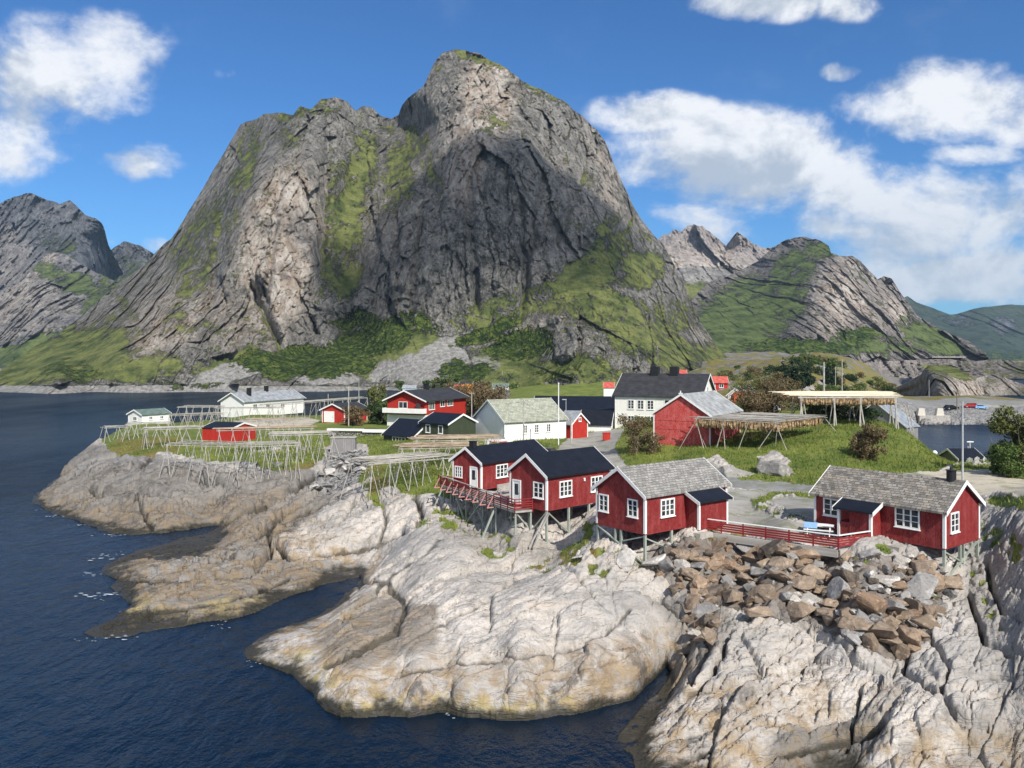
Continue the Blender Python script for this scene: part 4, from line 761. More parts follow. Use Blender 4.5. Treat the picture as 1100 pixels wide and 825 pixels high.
# ------------------------------------------------------------------ mesh helpers
class MB:
    def __init__(s): s.v = []; s.f = []
    def poly(s, vs, fs):
        n = len(s.v); s.v += [tuple(v) for v in vs]; s.f += [tuple(i + n for i in f) for f in fs]; return s
    def box(s, a, b):
        (x0, y0, z0), (x1, y1, z1) = a, b
        return s.poly([(x0,y0,z0),(x1,y0,z0),(x1,y1,z0),(x0,y1,z0),(x0,y0,z1),(x1,y0,z1),(x1,y1,z1),(x0,y1,z1)], [(0,3,2,1),(4,5,6,7),(0,1,5,4),(1,2,6,5),(2,3,7,6),(3,0,4,7)])
    def prism(s, prof, a0, a1, fn):
        n = len(prof); vs = [fn(a0, *q) for q in prof] + [fn(a1, *q) for q in prof]
        return s.poly(vs, [tuple(range(n)), tuple(range(2 * n - 1, n - 1, -1))] + [(i, (i + 1) % n, n + (i + 1) % n, n + i) for i in range(n)])
    def cyl(s, p, q, r0, r1=None, n=8):
        p, q = Vector(p), Vector(q); r1 = r0 if r1 is None else r1; d = (q - p).normalized(); u = d.orthogonal().normalized(); w_ = d.cross(u)
        vs = [];
        for c, r in ((p, r0), (q, r1)):
            for i in range(n):
                a = 2 * math.pi * i / n; vs.append(c + (u * math.cos(a) + w_ * math.sin(a)) * r)
        return s.poly(vs, [tuple(range(n - 1, -1, -1)), tuple(range(n, 2 * n))] + [(i, (i + 1) % n, n + (i + 1) % n, n + i) for i in range(n)])
    def bar(s, p, q, w_, h, up=(0, 0, 1)):
        p, q = Vector(p), Vector(q); d = (q - p).normalized(); sd = d.cross(Vector(up))
        sd = sd.normalized() if sd.length > 1e-4 else Vector((1, 0, 0)); u = sd.cross(d)
        vs = [c + sd * (a * w_ / 2) + u * (b * h / 2) for c in (p, q) for a, b in ((-1,-1),(1,-1),(1,1),(-1,1))]
        return s.poly(vs, [(0,1,2,3),(7,6,5,4),(0,4,5,1),(1,5,6,2),(2,6,7,3),(3,7,4,0)])
    def mesh(s, name, mat, smooth=False, uv=None):
        me = bpy.data.meshes.new(name); bm = bmesh.new(); vs = [bm.verts.new(v) for v in s.v]
        for f in s.f:
            try: bm.faces.new([vs[i] for i in f])
            except ValueError: pass
        bmesh.ops.recalc_face_normals(bm, faces=bm.faces)
        if uv is not None:
            L_ = bm.loops.layers.uv.new('UVMap')
            for f in bm.faces:
                for l in f.loops: l[L_].uv = uv(l.vert.co, f.normal)
        if smooth:
            for f in bm.faces: f.smooth = True
        bm.to_mesh(me); bm.free(); me.materials.append(mat); return me
    def build(s, name, mat, parent=None, smooth=False, uv=None):
        return link(name, s.mesh(name, mat, smooth, uv), parent)
def link(name, me, parent=None):
    o = bpy.data.objects.new(name, me); COL.objects.link(o)
    if parent is not None: o.parent = parent
    return o
def tag(o, label, cat, group=None, kind=None):
    o['label'] = label; o['category'] = cat
    if group: o['group'] = group
    if kind: o['kind'] = kind
    return o
def thing(name, label, cat, loc, rz=0, group=None):
    o = bpy.data.objects.new(name, None); COL.objects.link(o); o.location = loc; o.rotation_euler = (0, 0, rz); o.empty_display_size = .3
    return tag(o, label, cat, group)
UNIT = {}
def rod(name, p, q, w_, mat, parent, square=False, h=None, tip=1.0):
    """one straight timber between two points; all timbers of a material share one unit mesh"""
    k = (mat.name, square, tip)
    if k not in UNIT:
        b = MB(); (b.box((-.5, -.5, 0), (.5, .5, 1)) if square else b.cyl((0, 0, 0), (0, 0, 1), .5, .5 * tip, 7)); UNIT[k] = b.mesh('timber', mat, not square and False)
    p, q = Vector(p), Vector(q); d = q - p; L = d.length
    z = d / L; x = z.cross(Vector((0, 0, 1))); x = x.normalized() if x.length > 1e-3 else Vector((1, 0, 0)); y = z.cross(x)
    o = link(name, UNIT[k], parent)
    M = Matrix((x * w_, y * (h or w_), z * L)).transposed().to_4x4(); M.translation = p; o.matrix_local = M
    return o
WIN = {}
def window_mesh(w_, h, cols, rows, mat):
    k = (round(w_, 2), round(h, 2), cols, rows, mat.name)
    if k not in WIN:
        b = MB(); t_ = .11; d0, d1 = -.07, 0.0
        b.box((-w_/2-t_, d0, -h/2-t_), (w_/2+t_, d1, -h/2)); b.box((-w_/2-t_, d0, h/2), (w_/2+t_, d1, h/2+t_)); b.box((-w_/2-t_, d0, -h/2), (-w_/2, d1, h/2)); b.box((w_/2, d0, -h/2), (w_/2+t_, d1, h/2))
        for i in range(1, cols):
            x = -w_/2 + w_ * i / cols; e = .055; b.box((x - e, d0 + .012, -h/2), (x + e, d1, h/2))
        for i in range(cols):
            x0 = -w_/2 + w_ * i / cols + (.055 if i else 0); x1 = -w_/2 + w_ * (i + 1) / cols - (.055 if i < cols - 1 else 0)
            for j in range(1, rows):
                z = -h/2 + h * j / rows; b.box((x0, d0 + .02, z - .022), (x1, d1, z + .022))
        s = MB().box((-w_/2-t_-.05, d0 - .07, -h/2-t_-.05), (w_/2+t_+.05, d1, -h/2-t_))
        g = MB().box((-w_/2, -.022, -h/2), (w_/2, -.004, h/2))
        WIN[k] = (b.mesh('window', mat), s.mesh('sill', mat), g.mesh('pane', GLASS))
    return WIN[k]
def house(name, label, x, y, z, th, L, W, hw, rise, hand=1, wall=RED, roof=FELT, trim=TRIM, oe=.3, og=.25, wins=(), doors=(), base=0.0, group=None, cat='cabin', stilts=(), braces=(), stilt_mat=STILT, sides='gGlk', thick=.14, corner=True, cats=None, roofpart=True):
    th = R(th); root = thing(name, label, cat, (x, y, z), th, group)
    T = lambda a, b, c: (a, hand * b, c)
    def world(a, b): return (x + math.cos(th) * a - math.sin(th) * hand * b, y + math.sin(th) * a + math.cos(th) * hand * b)
    sl = rise / (W / 2)
    MB().prism([(0, -base), (W, -base), (W, hw), (W / 2, hw + rise), (0, hw)], 0, L, lambda a, b, c: T(a, b, c)).build('wall', wall, root)
    k = thick; eo = .004
    e0 = hw - oe * sl + eo; pr = [(-oe, e0), (W / 2, hw + rise + eo), (W + oe, e0), (W + oe, e0 + k), (W / 2, hw + rise + eo + k * 1.1), (-oe, e0 + k)]
    cs = 1 / math.cos(math.atan(sl))
    rf = MB().prism(pr, -og, L + og, lambda a, b, c: T(a, b, c)).build('roof', roof, root, uv=lambda co, n: (co.x, abs(co.y * hand - W / 2) * cs))
    sl_n = Vector((0, -sl, 1)).normalized()
    for a, s in ((-og - .045, 1), (L + og + .003, -1)):
        for side in (0, 1):
            bq = -oe - .03 if side == 0 else W + oe + .03
            zb = hw - (oe + .03) * sl + eo
            b = MB(); d = .10; u_ = .16
            b.prism([(bq, zb - d), (W / 2, hw + rise - d + eo), (W / 2, hw + rise + u_ + eo + .03), (bq, zb + u_ + .03)], a, a + .042, lambda aa, bb, c: T(aa, bb, c))
            b.build('bargeboard', trim, root)
    if corner:
        cw = .15
        for (a, b) in ((0, 0), (0, W), (L, 0), (L, W)):
            sa_ = -1 if a == 0 else 1; sb = -1 if b == 0 else 1
            q = MB()
            x0, x1 = sorted((a + sa_ * .03, a - sa_ * cw)); y0, y1 = sorted((hand * (b + sb * .03), hand * (b - sb * cw)))
            q.box((x0, y0, -min(base, .04)), (x1, y1, hw - .02 + (-.0)))
            q.build('corner_board', trim, root)
    ang = {'l': (0 if hand == 1 else math.pi), 'k': (math.pi if hand == 1 else 0), 'g': -math.pi / 2, 'G': math.pi / 2}
    def place(side, s): return {'l': T(s, 0, 0), 'k': T(s, W, 0), 'g': T(0, s, 0), 'G': T(L, s, 0)}[side]
    for side, s, c, w_, h, cols, rows in wins:
        fm, sm, gm = window_mesh(w_, h, cols, rows, trim); p = place(side, s)
        o = link('window', fm, root); o.location = (p[0], p[1], c); o.rotation_euler = (0, 0, ang[side]); link('sill', sm, o); link('pane', gm, o)
    for d_ in doors:
        side, s, w_, h = d_[:4]; glazed = d_[4] if len(d_) > 4 else True; dm = d_[5] if len(d_) > 5 else trim; p = place(side, s)
        b = MB().box((-w_/2, -.05, 0), (w_/2, -.003, h)); fr = MB()
        fr.box((-w_/2-.12, -.08, 0), (-w_/2, -.003, h)).box((w_/2, -.08, 0), (w_/2+.12, -.003, h)).box((-w_/2-.12, -.08, h), (w_/2+.12, -.003, h+.12))
        o = b.build('door', dm, root); o.location = (p[0], p[1], .06); o.rotation_euler = (0, 0, ang[side]); fr.build('frame', trim, o)
        if glazed: MB().box((-w_*.26, -.062, h*.40), (w_*.26, -.05, h*.88)).build('pane', GLASS, o)
        MB().box((w_*.36, -.10, h*.47), (w_*.43, -.05, h*.50)).build('handle', BLACK, o)
    for a, b in stilts:
        wx, wy = world(a, b); g = ground(wx, wy) - z - .25
        if g < -base - .3: rod('stilt', T(a, b, g), T(a, b, -base), .17, stilt_mat, root, True)
    for (a, b, c, a2, b2, c2) in braces: rod('brace', T(a, b, c), T(a2, b2, c2), .14, stilt_mat, root, True, .09)
    root['hh'] = hw + rise
    return root, T, world, rf
def chimney(rf, T, a, b, c0, c1, s, round_=False, cap=True):
    m = MB(); p = T(a, b, 0)
    if round_: m.cyl((p[0], p[1], c0), (p[0], p[1], c1), s / 2, n=14).cyl((p[0], p[1], c1), (p[0], p[1], c1 + .05), s * .58, n=14).cyl((p[0], p[1], c1 + .05), (p[0], p[1], c1 + .28), s * .2, s * .12, 10)
    else:
        m.box((p[0]-s/2, p[1]-s/2, c0), (p[0]+s/2, p[1]+s/2, c1))
        if cap: m.box((p[0]-s*.58, p[1]-s*.58, c1 + .003), (p[0]+s*.58, p[1]+s*.58, c1 + .08))
    return m.build('chimney', BLACK, rf)
def porch(root, T, a0, a1, d, h0, h1, roofm, wall=RED, base=0.0, open_to=None, left_board=True):
    """a lean-to against the long front wall"""
    MB().prism([(0.02, -base), (-d, -base), (-d, h1), (0.02, h0)], a0, a1, lambda a, b, c: T(a, b, c)).build('porch_wall', wall, root)
    s = (h0 - h1) / d; o = .28; k = .10; aa1 = open_to or a1
    hand = 1 if T(0, 1, 0)[1] > 0 else -1
    MB().prism([(0.05, h0 + .02), (-d - o, h1 - o * s + .02), (-d - o, h1 - o * s + k + .02), (0.05, h0 + k + .02)], a0 - .25, aa1 + .25, lambda a, b, c: T(a, b, c)).build('porch_roof', roofm, root, uv=lambda co, n: (co.x, abs(co.y)))
    for a in (a0 - .295, aa1 + .253):
        MB().prism([(0.0, h0 - .13), (-d - o - .03, h1 - o * s - .13), (-d - o - .03, h1 - o * s + k + .05), (0.0, h0 + k + .05)], a, a + .042, lambda a_, b, c: T(a_, b, c)).build('bargeboard', TRIM, root)
    for a in (a0, aa1):
        p = T(a, -d, 0); sg = -1 if a == a0 else 1
        x0, x1 = sorted((p[0] + sg * .03, p[0] - sg * .15)); y0, y1 = sorted((p[1] - hand * .03, p[1] + hand * .15))
        MB().box((x0, y0, -base), (x1, y1, h1 - .03)).build('porch_post', TRIM, root)

# ------------------------------------------------------------------ the four red cabins on stilts
rA, T, wd, rf = house('fishing_cabin', 'red cabin with black roof beside the deck, the rear one of the two black-roofed cabins', -3.0, 80.15, 7.2, 49.2, 10.3, 3.95, 2.6, 1.25, 1, RED, FELT,
    wins=[('g', 3.1, 1.42, .82, .95, 3, 3), ('l', 3.0, 1.5, 1.55, 1.1, 3, 3)], doors=[('g', 1.0, .8, 1.95)], base=.12, group='red cabins on stilts', stilts=[(a, b) for a in (.1, 3, 6, 9) for b in (.1, 3.85)])
chimney(rf, T, .9, 3.95 / 2, 3.6, 4.45, .55)
rB, T, wd, rf = house('fishing_cabin', 'red cabin with black roof and white door, standing in front of its black-roofed twin', 2.9, 68.62, 7.3, 43, 8.25, 4.52, 2.86, 1.52, 1, RED, FELT,
    wins=[('g', .95, 1.55, 1.0, 1.15, 2, 3), ('l', 2.3, 1.55, 1.35, 1.15, 3, 3), ('l', 6.3, 1.55, 1.35, 1.15, 3, 3)], doors=[('g', 3.62, .82, 1.98)], base=.12, group='red cabins on stilts',
    stilts=[(.1, .1), (.1, 2.2), (.1, 4.4), (2.8, .1), (2.8, 4.3), (5.4, .1), (5.4, 2.2), (5.4, 4.3), (8, .1), (8, 4.3)], braces=[(.3, .1, -.3, 2.7, .1, -2.2), (.1, 2.2, -2.3, .1, .2, -.3)])
lm = MB(); lm.box((4.55, -.13, 2.12), (4.72, -.003, 2.24)).cyl((4.635, -.09, 2.12), (4.635, -.09, 1.98), .07, .09, 8); lm.build('wall_lamp', TRIM, rB)
rC, T, wd, rf = house('fishing_cabin', 'red cabin with grey slate roof on tall stilts at the left end of the railing', 9.57, 58.91, 7.4, 37.4, 9.25, 5.09, 2.71, 1.67, 1, RED, SLATE, oe=.25,
    wins=[('g', 4.25, 1.62, .82, 1.1, 2, 3), ('g', 1.2, 1.66, .82, 1.1, 2, 3), ('l', 2.35, 1.62, 1.3, 1.1, 3, 3)], base=.12, group='red cabins on stilts',
    stilts=[(.1, .1), (.1, 2.5), (.1, 3.1), (.1, 4.98), (2.9, .1), (2.9, 4.9), (5.8, 2.5), (5.8, 4.9)],
    braces=[(.12, .15, -.25, .12, 4.9, -1.75), (.05, 4.9, -.25, .05, .2, -2.2), (.2, .12, -.4, 2.85, .12, -1.5)])
porch(rC, T, 4.4, 7.75, 1.25, 2.62, 2.0, FELT, base=.1)
rD, T, wd, rf = house('fishing_cabin', 'red cabin with brown-grey slate roof and round chimney, right end of the red railing', 28.75, 54.4, 7.4, 127.9, 9.57, 5.23, 2.47, 1.64, -1, RED, SLATE2,
    wins=[('l', 2.5, 1.62, 1.5, 1.18, 3, 3), ('g', 1.35, 1.55, 1.0, 1.15, 2, 3), ('l', 8.2, 1.55, 1.0, 1.1, 2, 3)], base=.12, group='red cabins on stilts',
    stilts=[(.1, .1), (2.6, .1), (.1, 2.4), (.1, 2.9), (.1, 5.1), (2.6, 2.6), (2.6, 5.1), (5, 5.1)],
    braces=[(.12, .2, -.3, .12, 5.0, -2.3), (.06, 5.0, -.25, .06, .2, -2.2), (.2, .12, -.25 - 1.5, 2.5, .12, -.45)])
chimney(rf, T, .75, 5.23 / 2, 3.95, 4.85, .62, True)
porch(rD, T, 4.4, 6.0, 1.3, 2.42, 1.88, FELT, base=.1, open_to=6.9)
MB().prism([(-.04, 0), (-1.26, 0), (-1.26, .9), (-.04, .9)], 6.003, 6.86, lambda a, b, c: T(a, b, c)).build('porch_parapet', RED, rD)

# ------------------------------------------------------------------ village houses
rW, T, wd, rf = house('white_house', 'white house with pale green slate roof and three small windows, behind the black-roofed cabins', -1.17, 127.63, 7.06, 31.9, 11.72, 9.61, 3.15, 3.03, 1, WHITEW, SLATE3, oe=.4, og=.3,
    wins=[('l', 3.8, 1.75, .62, 1.15, 2, 3), ('l', 6.0, 1.75, .62, 1.15, 2, 3), ('l', 8.3, 1.75, .62, 1.15, 2, 3)], base=1.0, cat='house')
rG, T, wd, rf = house('green_house', 'dark green house with white window frames and black roof with white verge', -9.95, 127.94, 7.0, 139.4, 6.26, 6.26, 2.73, 1.32, -1, GREENW, FELT, oe=.3,
    wins=[('l', 4.55, 1.8, .8, 1.1, 1, 1), ('l', 1.7, 1.8, .8, 1.1, 1, 1)], base=1.2, cat='house', corner=False)
rG2, T, wd, rf = house('green_annex', 'low dark green annex with a strip of four windows, left of the green house', -15.7, 130.5, 5.75, 140.2, 7.1, 7.2, 1.75, 2.3, -1, GREENW, FELT, oe=.3,
    wins=[('l', 3.4, 1.0, 2.9, .85, 4, 1)], base=1.2, cat='house', corner=False)
rR, T, wd, rf = house('two_storey_house', 'large red house with white lower storey, white balcony and satellite dish', -17.72, 167.57, 5.9, 65.9, 17.97, 9.12, 5.52, 1.86, 1, RED3, FELT2, oe=.7, og=.9,
    wins=[('g', 5.3, 4.45, 1.9, 1.2, 2, 1), ('l', 2.6, 4.3, 2.2, 1.5, 3, 1), ('l', 7.2, 4.5, 1.8, 1.1, 2, 1), ('l', 10.5, 4.5, 2.4, 1.1, 3, 1)], base=1.0, cat='house', corner=False)
MB().box((-.06, -.06, -.9), (7.2, 9.18, 2.45)).build('basement_wall', WHITEW, rR)
b = MB(); b.box((-1.5, -.25, 2.7), (-.07, 9.35, 2.86)); b.build('balcony_floor', DARK, rR)
b = MB(); b.box((-1.56, -.3, 2.865), (-1.5, 9.4, 3.85)).box((-1.5, -.3, 2.865), (-.03, -.24, 3.85)).box((-1.5, 9.34, 2.865), (-.03, 9.4, 3.85)); b.build('balcony_rail', WHITEW, rR)
b = MB(); b.cyl((-.25, 1.5, 4.35), (-.40, 1.5, 4.38), .5, .62, 16).cyl((-.06, 1.5, 4.3), (-.25, 1.5, 4.35), .05); b.build('satellite_dish', DARK, rR)
chimney(rf, T, 8.2, 4.56, 6.9, 8.6, .9)
rGa, T, wd, rf = house('garage', 'small red garage with white door and dark roof, beside a bush', -36.51, 178.61, 5.9, 65.3, 8.5, 6.02, 2.82, 1.22, 1, RED3, FELT2, oe=.5, og=.4, doors=[('g', 4.1, 2.5, 2.3, False)], base=.8, cat='garage')
rBa, T, wd, rf = house('barn', 'weathered bright red boathouse on short stilts with pale grey roof, next to the fish rack', 25.34, 104.67, 8.8, 57.9, 12.93, 7.73, 3.92, 2.51, 1, RED2, BARNROOF, oe=.3, og=.3, base=.25, cat='boathouse', corner=True,
    stilts=[(a, b) for a in (.1, 4, 8) for b in (.15, 1.9, 3.8, 5.7, 7.6)])
b = MB(); p_ = T(-.3, 7.73 / 2, 0); b.box((p_[0] - .06, p_[1] - .25, 6.55), (p_[0] + .06, p_[1] + .25, 6.72)).box((p_[0] - .05, p_[1] - .06, 6.72), (p_[0] + .05, p_[1] + .06, 7.0)); b.build('finial', TRIM, rBa)
for zz in (1.9, 3.05): MB().box((-.035, .16, zz), (-.004, 7.57, zz + .07)).build('ledge', RED2, rBa)
rL, T, wd, rf = house('white_bungalow', 'long white house with grey roof and two chimneys, far out on the headland', -71.93, 220.17, 5.2, 64.4, 24, 8.47, 3.24, 2.16, 1, WHITEW, GREYROOF, oe=.5, og=.6, wins=[('l', 4, 1.7, 1.4, 1.1, 2, 1), ('l', 9, 1.7, 1.4, 1.1, 2, 1), ('l', 15, 1.7, 1.4, 1.1, 2, 1)], base=1.2, cat='house')
chimney(rf, T, 4.5, 2.6, 4.2, 6.6, .9); chimney(rf, T, 13, 4.2, 5.2, 6.9, .9)
rS, T, wd, rf = house('white_boathouse', 'small white boathouse with dull green roof near the tip of the headland', -83.01, 183.74, 5.3, 58.5, 7.08, 5.04, 2.03, .97, 1, WHITEW, GREENROOF, oe=.3, og=.3, wins=[('l', 2.2, 1.2, .7, .5, 2, 1), ('l', 5, 1.2, .7, .5, 2, 1), ('g', 2.5, 1.1, 1.2, .7, 2, 1)], base=1.4, cat='boathouse')
rRS, T, wd, rf = house('red_shed', 'small red shed with black roof among the empty drying racks', -48.75, 142.27, 5.2, 159.8, 6.23, 6.57, 2.53, .77, -1, RED3, FELT, oe=.15, og=.15, base=1.0, cat='shed', corner=False)
rSm, T, wd, rf = house('red_outhouse', 'tiny red gabled outhouse right of the white house with green slate roof', 12.68, 137.17, 6.9, 136.3, 4.6, 4.2, 2.38, 1.6, 1, RED3, GREYROOF, oe=.3, og=.2, base=.6, cat='shed', wins=[('g', 2.1, 3.0, .4, .5, 1, 1)])
rBW, T, wd, rf = house('large_white_house', 'large cream-white house with black roof and two black chimneys behind the green bank', 32.47, 141.35, 7.0, 154.1, 15.38, 11.37, 6.38, 3.71, -1, CREAM, FELT2, oe=.4, og=.5,
    wins=[('l', a, c, 1.0, 1.45, 2, 3) for c in (4.75, 1.95) for a in (12.4, 10.6, 8.8)] + [('l', 5.8, 4.9, .8, 1.5, 1, 1), ('G', 5, 5, 1, 1.4, 2, 2), ('g', 5.5, 7.2, 1, 1.2, 2, 2)], base=1.5, cat='house')
for a in (9.6, 6.0): chimney(rf, T, a, 11.37 / 2, 9.6, 11.5, 1.45, False, False)
house('warehouse', 'long low warehouse with black roof across the harbour road', 22.5, 158, 5.5, 172, 19, 18, 3.2, 3.4, -1, GREYW, FELT, oe=.2, og=.2, base=1.2, cat='warehouse', corner=False)
house('white_shed', 'white shed with black roof between the outhouse and the large white house', 17.6, 146, 6.7, 165, 5.6, 6, 1.5, 2.2, -1, WHITEW, FELT, oe=.3, og=.2, base=.8, cat='shed', corner=False)
house('flat_shed', 'pale flat-topped shed behind the red outhouse', 14.8, 150, 6.8, 172, 4.8, 4, 3.1, .25, -1, WHITEW, GREYROOF, oe=.5, og=.4, base=.8, cat='shed', corner=False)
house('gabled_cottage', 'small white cottage with grey roof and white verge behind the red boathouse', 43.5, 138, 9.2, 60, 6, 4.4, 2.1, 1.9, 1, GREENW, GREYROOF, oe=.35, og=.3, base=1.2, cat='cottage')
house('gabled_cottage', 'white cottage with black roof, farther back than the grey-roofed one', 50, 172, 10.0, 62, 8, 4.6, 2.3, 1.9, 1, WHITEW, FELT2, oe=.35, og=.3, base=1.5, cat='cottage')
house('red_roofed_house', 'low pink-red roofed house at the foot of the mountain among dark bushes', 69, 262, 9.8, 176, 6.4, 5, 2.6, 1.7, -1, RED3, REDROOF, oe=.5, og=.3, base=2.5, cat='house', corner=False, wins=[('l', 2, 1.4, 1.2, 1, 2, 1), ('l', 4.6, 1.4, 1.2, 1, 2, 1)])
house('red_roofed_house', 'white house with orange-red roof just left of the large white house', 38.6, 310, 6.2, 172, 3.9, 5, 2.8, 1.8, -1, WHITEW, REDROOF, oe=.3, og=.2, base=2.5, cat='house', corner=False)
house('red_roofed_house', 'bright red roof showing behind the black chimneys of the large white house', 64, 300, 11.2, 172, 4.2, 6, 2.6, 1.9, -1, WHITEW, REDROOF, oe=.3, og=.2, base=4, cat='house', corner=False)
house('orange_house', 'orange house with dark roof across the water at the mountain foot', -23.2, 476, 2.0, 172, 7.4, 5, 3.4, 1.1, -1, ORANGEW, FELT2, oe=.3, og=.2, base=3, cat='house', corner=False)
house('red_annex', 'small red annex beside the orange house', -29.4, 474, 1.6, 172, 4.4, 4, 2.2, 1, -1, RED3, REDROOF, oe=.2, og=.2, base=3, cat='shed', corner=False)
house('green_roofed_house', 'white house with green roof across the water, right of the orange house', -2.4, 462, 1.2, 172, 8.6, 5, 2.8, 1.8, -1, CREAM, GREENROOF, oe=.4, og=.3, base=3, cat='house', corner=False, wins=[('l', 2, 1.5, 1.6, 1.2, 2, 1), ('l', 6, 1.5, 1.6, 1.2, 2, 1)])
house('blue_grey_shed', 'pale blue-grey shed showing above the roof of the large red house', -52, 440, .5, 174, 7, 5, 3.4, 1.6, -1, BLUEW, GREYROOF, oe=.2, og=.2, base=3, cat='shed', corner=False)
house('metal_roofed_boathouse', 'boathouse with grey corrugated roof at the edge of the bay', 93, 193, .8, 40, 6, 15, 3.0, 5.6, 1, GREYW, CORR, oe=.3, og=.3, base=3, cat='boathouse', corner=False)
house('black_roofed_boathouse', 'dark low boathouse with black roof below the grassy mound, by the bay', 66.6, 122, 3.1, 8, 3.7, 4.2, 2.0, 1.1, 1, GREYW, FELT, oe=.4, og=.4, base=4, cat='boathouse', corner=False)
# ------------------------------------------------------------------ deck between the two black-roofed cabins
DZ = 7.12
DP = [(-7.3, 83.4), (-1.6, 72.2), (.24, 69.0), (1.75, 69.75), (-.25, 71.95), (2.6, 74.75), (.2, 78.9), (-3.05, 80.0), (-6.0, 82.6)]
deck = thing('timber_deck', 'weathered timber deck with red rails on posts in front of the black-roofed cabins', 'deck', (DP[1][0], DP[1][1], DZ))
o0 = Vector((DP[1][0], DP[1][1], DZ)); loc = lambda x, y, z: Vector((x, y, z)) - o0
n = len(DP); MB().poly([loc(x, y, DZ - .16) for x, y in DP] + [loc(x, y, DZ) for x, y in DP], [tuple(range(n)), tuple(range(n, 2 * n))] + [(i, (i + 1) % n, n + (i + 1) % n, n + i) for i in range(n)]).build('planking', DECKW, deck)
def railrun(root, o0, pts, z, hgt, rows, matp, spacing, capm=None, brace=None, boards=.10):
    for (x0, y0), (x1, y1) in zip(pts[:-1], pts[1:]):
        L = math.hypot(x1 - x0, y1 - y0); k = max(1, round(L / spacing)); dx, dy = (x1 - x0) / L, (y1 - y0) / L; ox, oy = dy, -dx
        if ox * 0 + oy > 0: ox, oy = -ox, -oy
        for i in range(k + 1):
            x, y = x0 + (x1 - x0) * i / k, y0 + (y1 - y0) * i / k
            rod('rail_post', Vector((x, y, z - .2)) - o0, Vector((x, y, z + hgt)) - o0, .09, matp, root, True)
            if brace: rod('rail_brace', Vector((x + ox * .62, y + oy * .62, z - .22)) - o0, Vector((x + ox * .06, y + oy * .06, z + hgt * .8)) - o0, .08, brace, root, True)
            if brace: rod('joist', Vector((x - ox * .4, y - oy * .4, z - .24)) - o0, Vector((x + ox * .68, y + oy * .68, z - .24)) - o0, .09, brace, root, True)
        for r in range(rows):
            zz = z + .10 + (hgt - .22) * (r + .5) / rows
            rod('rail', Vector((x0 + ox * .06, y0 + oy * .06, zz)) - o0, Vector((x1 + ox * .06, y1 + oy * .06, zz)) - o0, .03, matp, root, True, boards)
        if capm: rod('cap_rail', Vector((x0, y0, z + hgt + .02)) - o0, Vector((x1, y1, z + hgt + .02)) - o0, .16, capm, root, True, .05)
railrun(deck, o0, [DP[0], DP[1]], DZ, .95, 5, REDTRIM, 1.55, POLE, PINK)
railrun(deck, o0, [DP[1], DP[2], DP[3]], DZ, .95, 4, REDTRIM, 1.4, REDTRIM)
railrun(deck, o0, [(-7.5, 83.7), (-4.6, 80.7)], DZ, .95, 4, REDTRIM, 1.4, REDTRIM)
for i, f in enumerate((0.02, .17, .32, .47, .62, .77, .92)):
    x, y = DP[0][0] + (DP[1][0] - DP[0][0]) * f, DP[0][1] + (DP[1][1] - DP[0][1]) * f
    rod('stilt', Vector((x + .25, y + .1, ground(x, y) - .3)) - o0, Vector((x + .25, y + .1, DZ - .17)) - o0, .17, STILT, deck)
for x, y in ((-1.4, 72.1), (.3, 69.25), (1.6, 69.85), (-.5, 73.2), (-4.5, 80.4), (-2.0, 76.5), (.6, 75.4), (-6.2, 83.0)):
    rod('stilt', Vector((x, y, ground(x, y) - .3)) - o0, Vector((x, y, DZ - .17)) - o0, .17, STILT, deck)
for (x0, y0, z0, x1, y1, z1) in ((-7.9, 82.6, 4.9, -7.0, 83.1, 7), (-5.6, 80.2, 6.9, -4.5, 78.2, 4.4), (-3.6, 76.4, 6.9, -2.3, 74.0, 4.4), (-1.5, 72.3, 6.8, -2.6, 71.2, 4.3), (.4, 69.4, 6.8, 2.2, 70.8, 4.5), (-2.8, 74.6, 6.9, -4.2, 77.3, 4.6), (1.4, 67.8, 4.35, 2.95, 68.5, 7.1), (1.75, 67.7, 4.35, 3.1, 68.5, 7.1), (.3, 69.1, 4.6, 2.0, 69.8, 4.75)):
    z0 = min(z0, max(z0, 0)); rod('brace', Vector((x0, y0, z0)) - o0, Vector((x1, y1, z1)) - o0, .15, STILT if x0 < 1 else POLE, deck, True, .1)
def bench(name, label, x, y, z, rz, mat, w_=1.7, cat='bench'):
    r = thing(name, label, cat, (x, y, z), rz)
    for s in (-1, 1):
        b = MB(); b.box((s * w_ * .45 - .04, -.25, 0), (s * w_ * .45 + .04, .27, .06)).box((s * w_ * .45 - .035, -.22, .06), (s * w_ * .45 + .035, -.15, .60)).box((s * w_ * .45 - .035, .2, .06), (s * w_ * .45 + .035, .27, .95)).box((s * w_ * .45 - .04, -.24, .6), (s * w_ * .45 + .04, .199, .65)); b.build('leg', mat, r)
    b = MB()
    for i in range(4): b.box((-w_/2, -.24 + i * .12, .42), (w_/2, -.14 + i * .12, .46))
    b.build('seat', mat, r); b = MB()
    for i in range(4): b.box((-w_/2, .16, .55 + i * .12), (w_/2, .195, .65 + i * .12))
    b.build('backrest', mat, r); return r
bench('garden_bench', 'grey weathered bench standing on the deck against the red wall', -.6, 77.6, DZ, R(49.2), DECKW, 2.0)
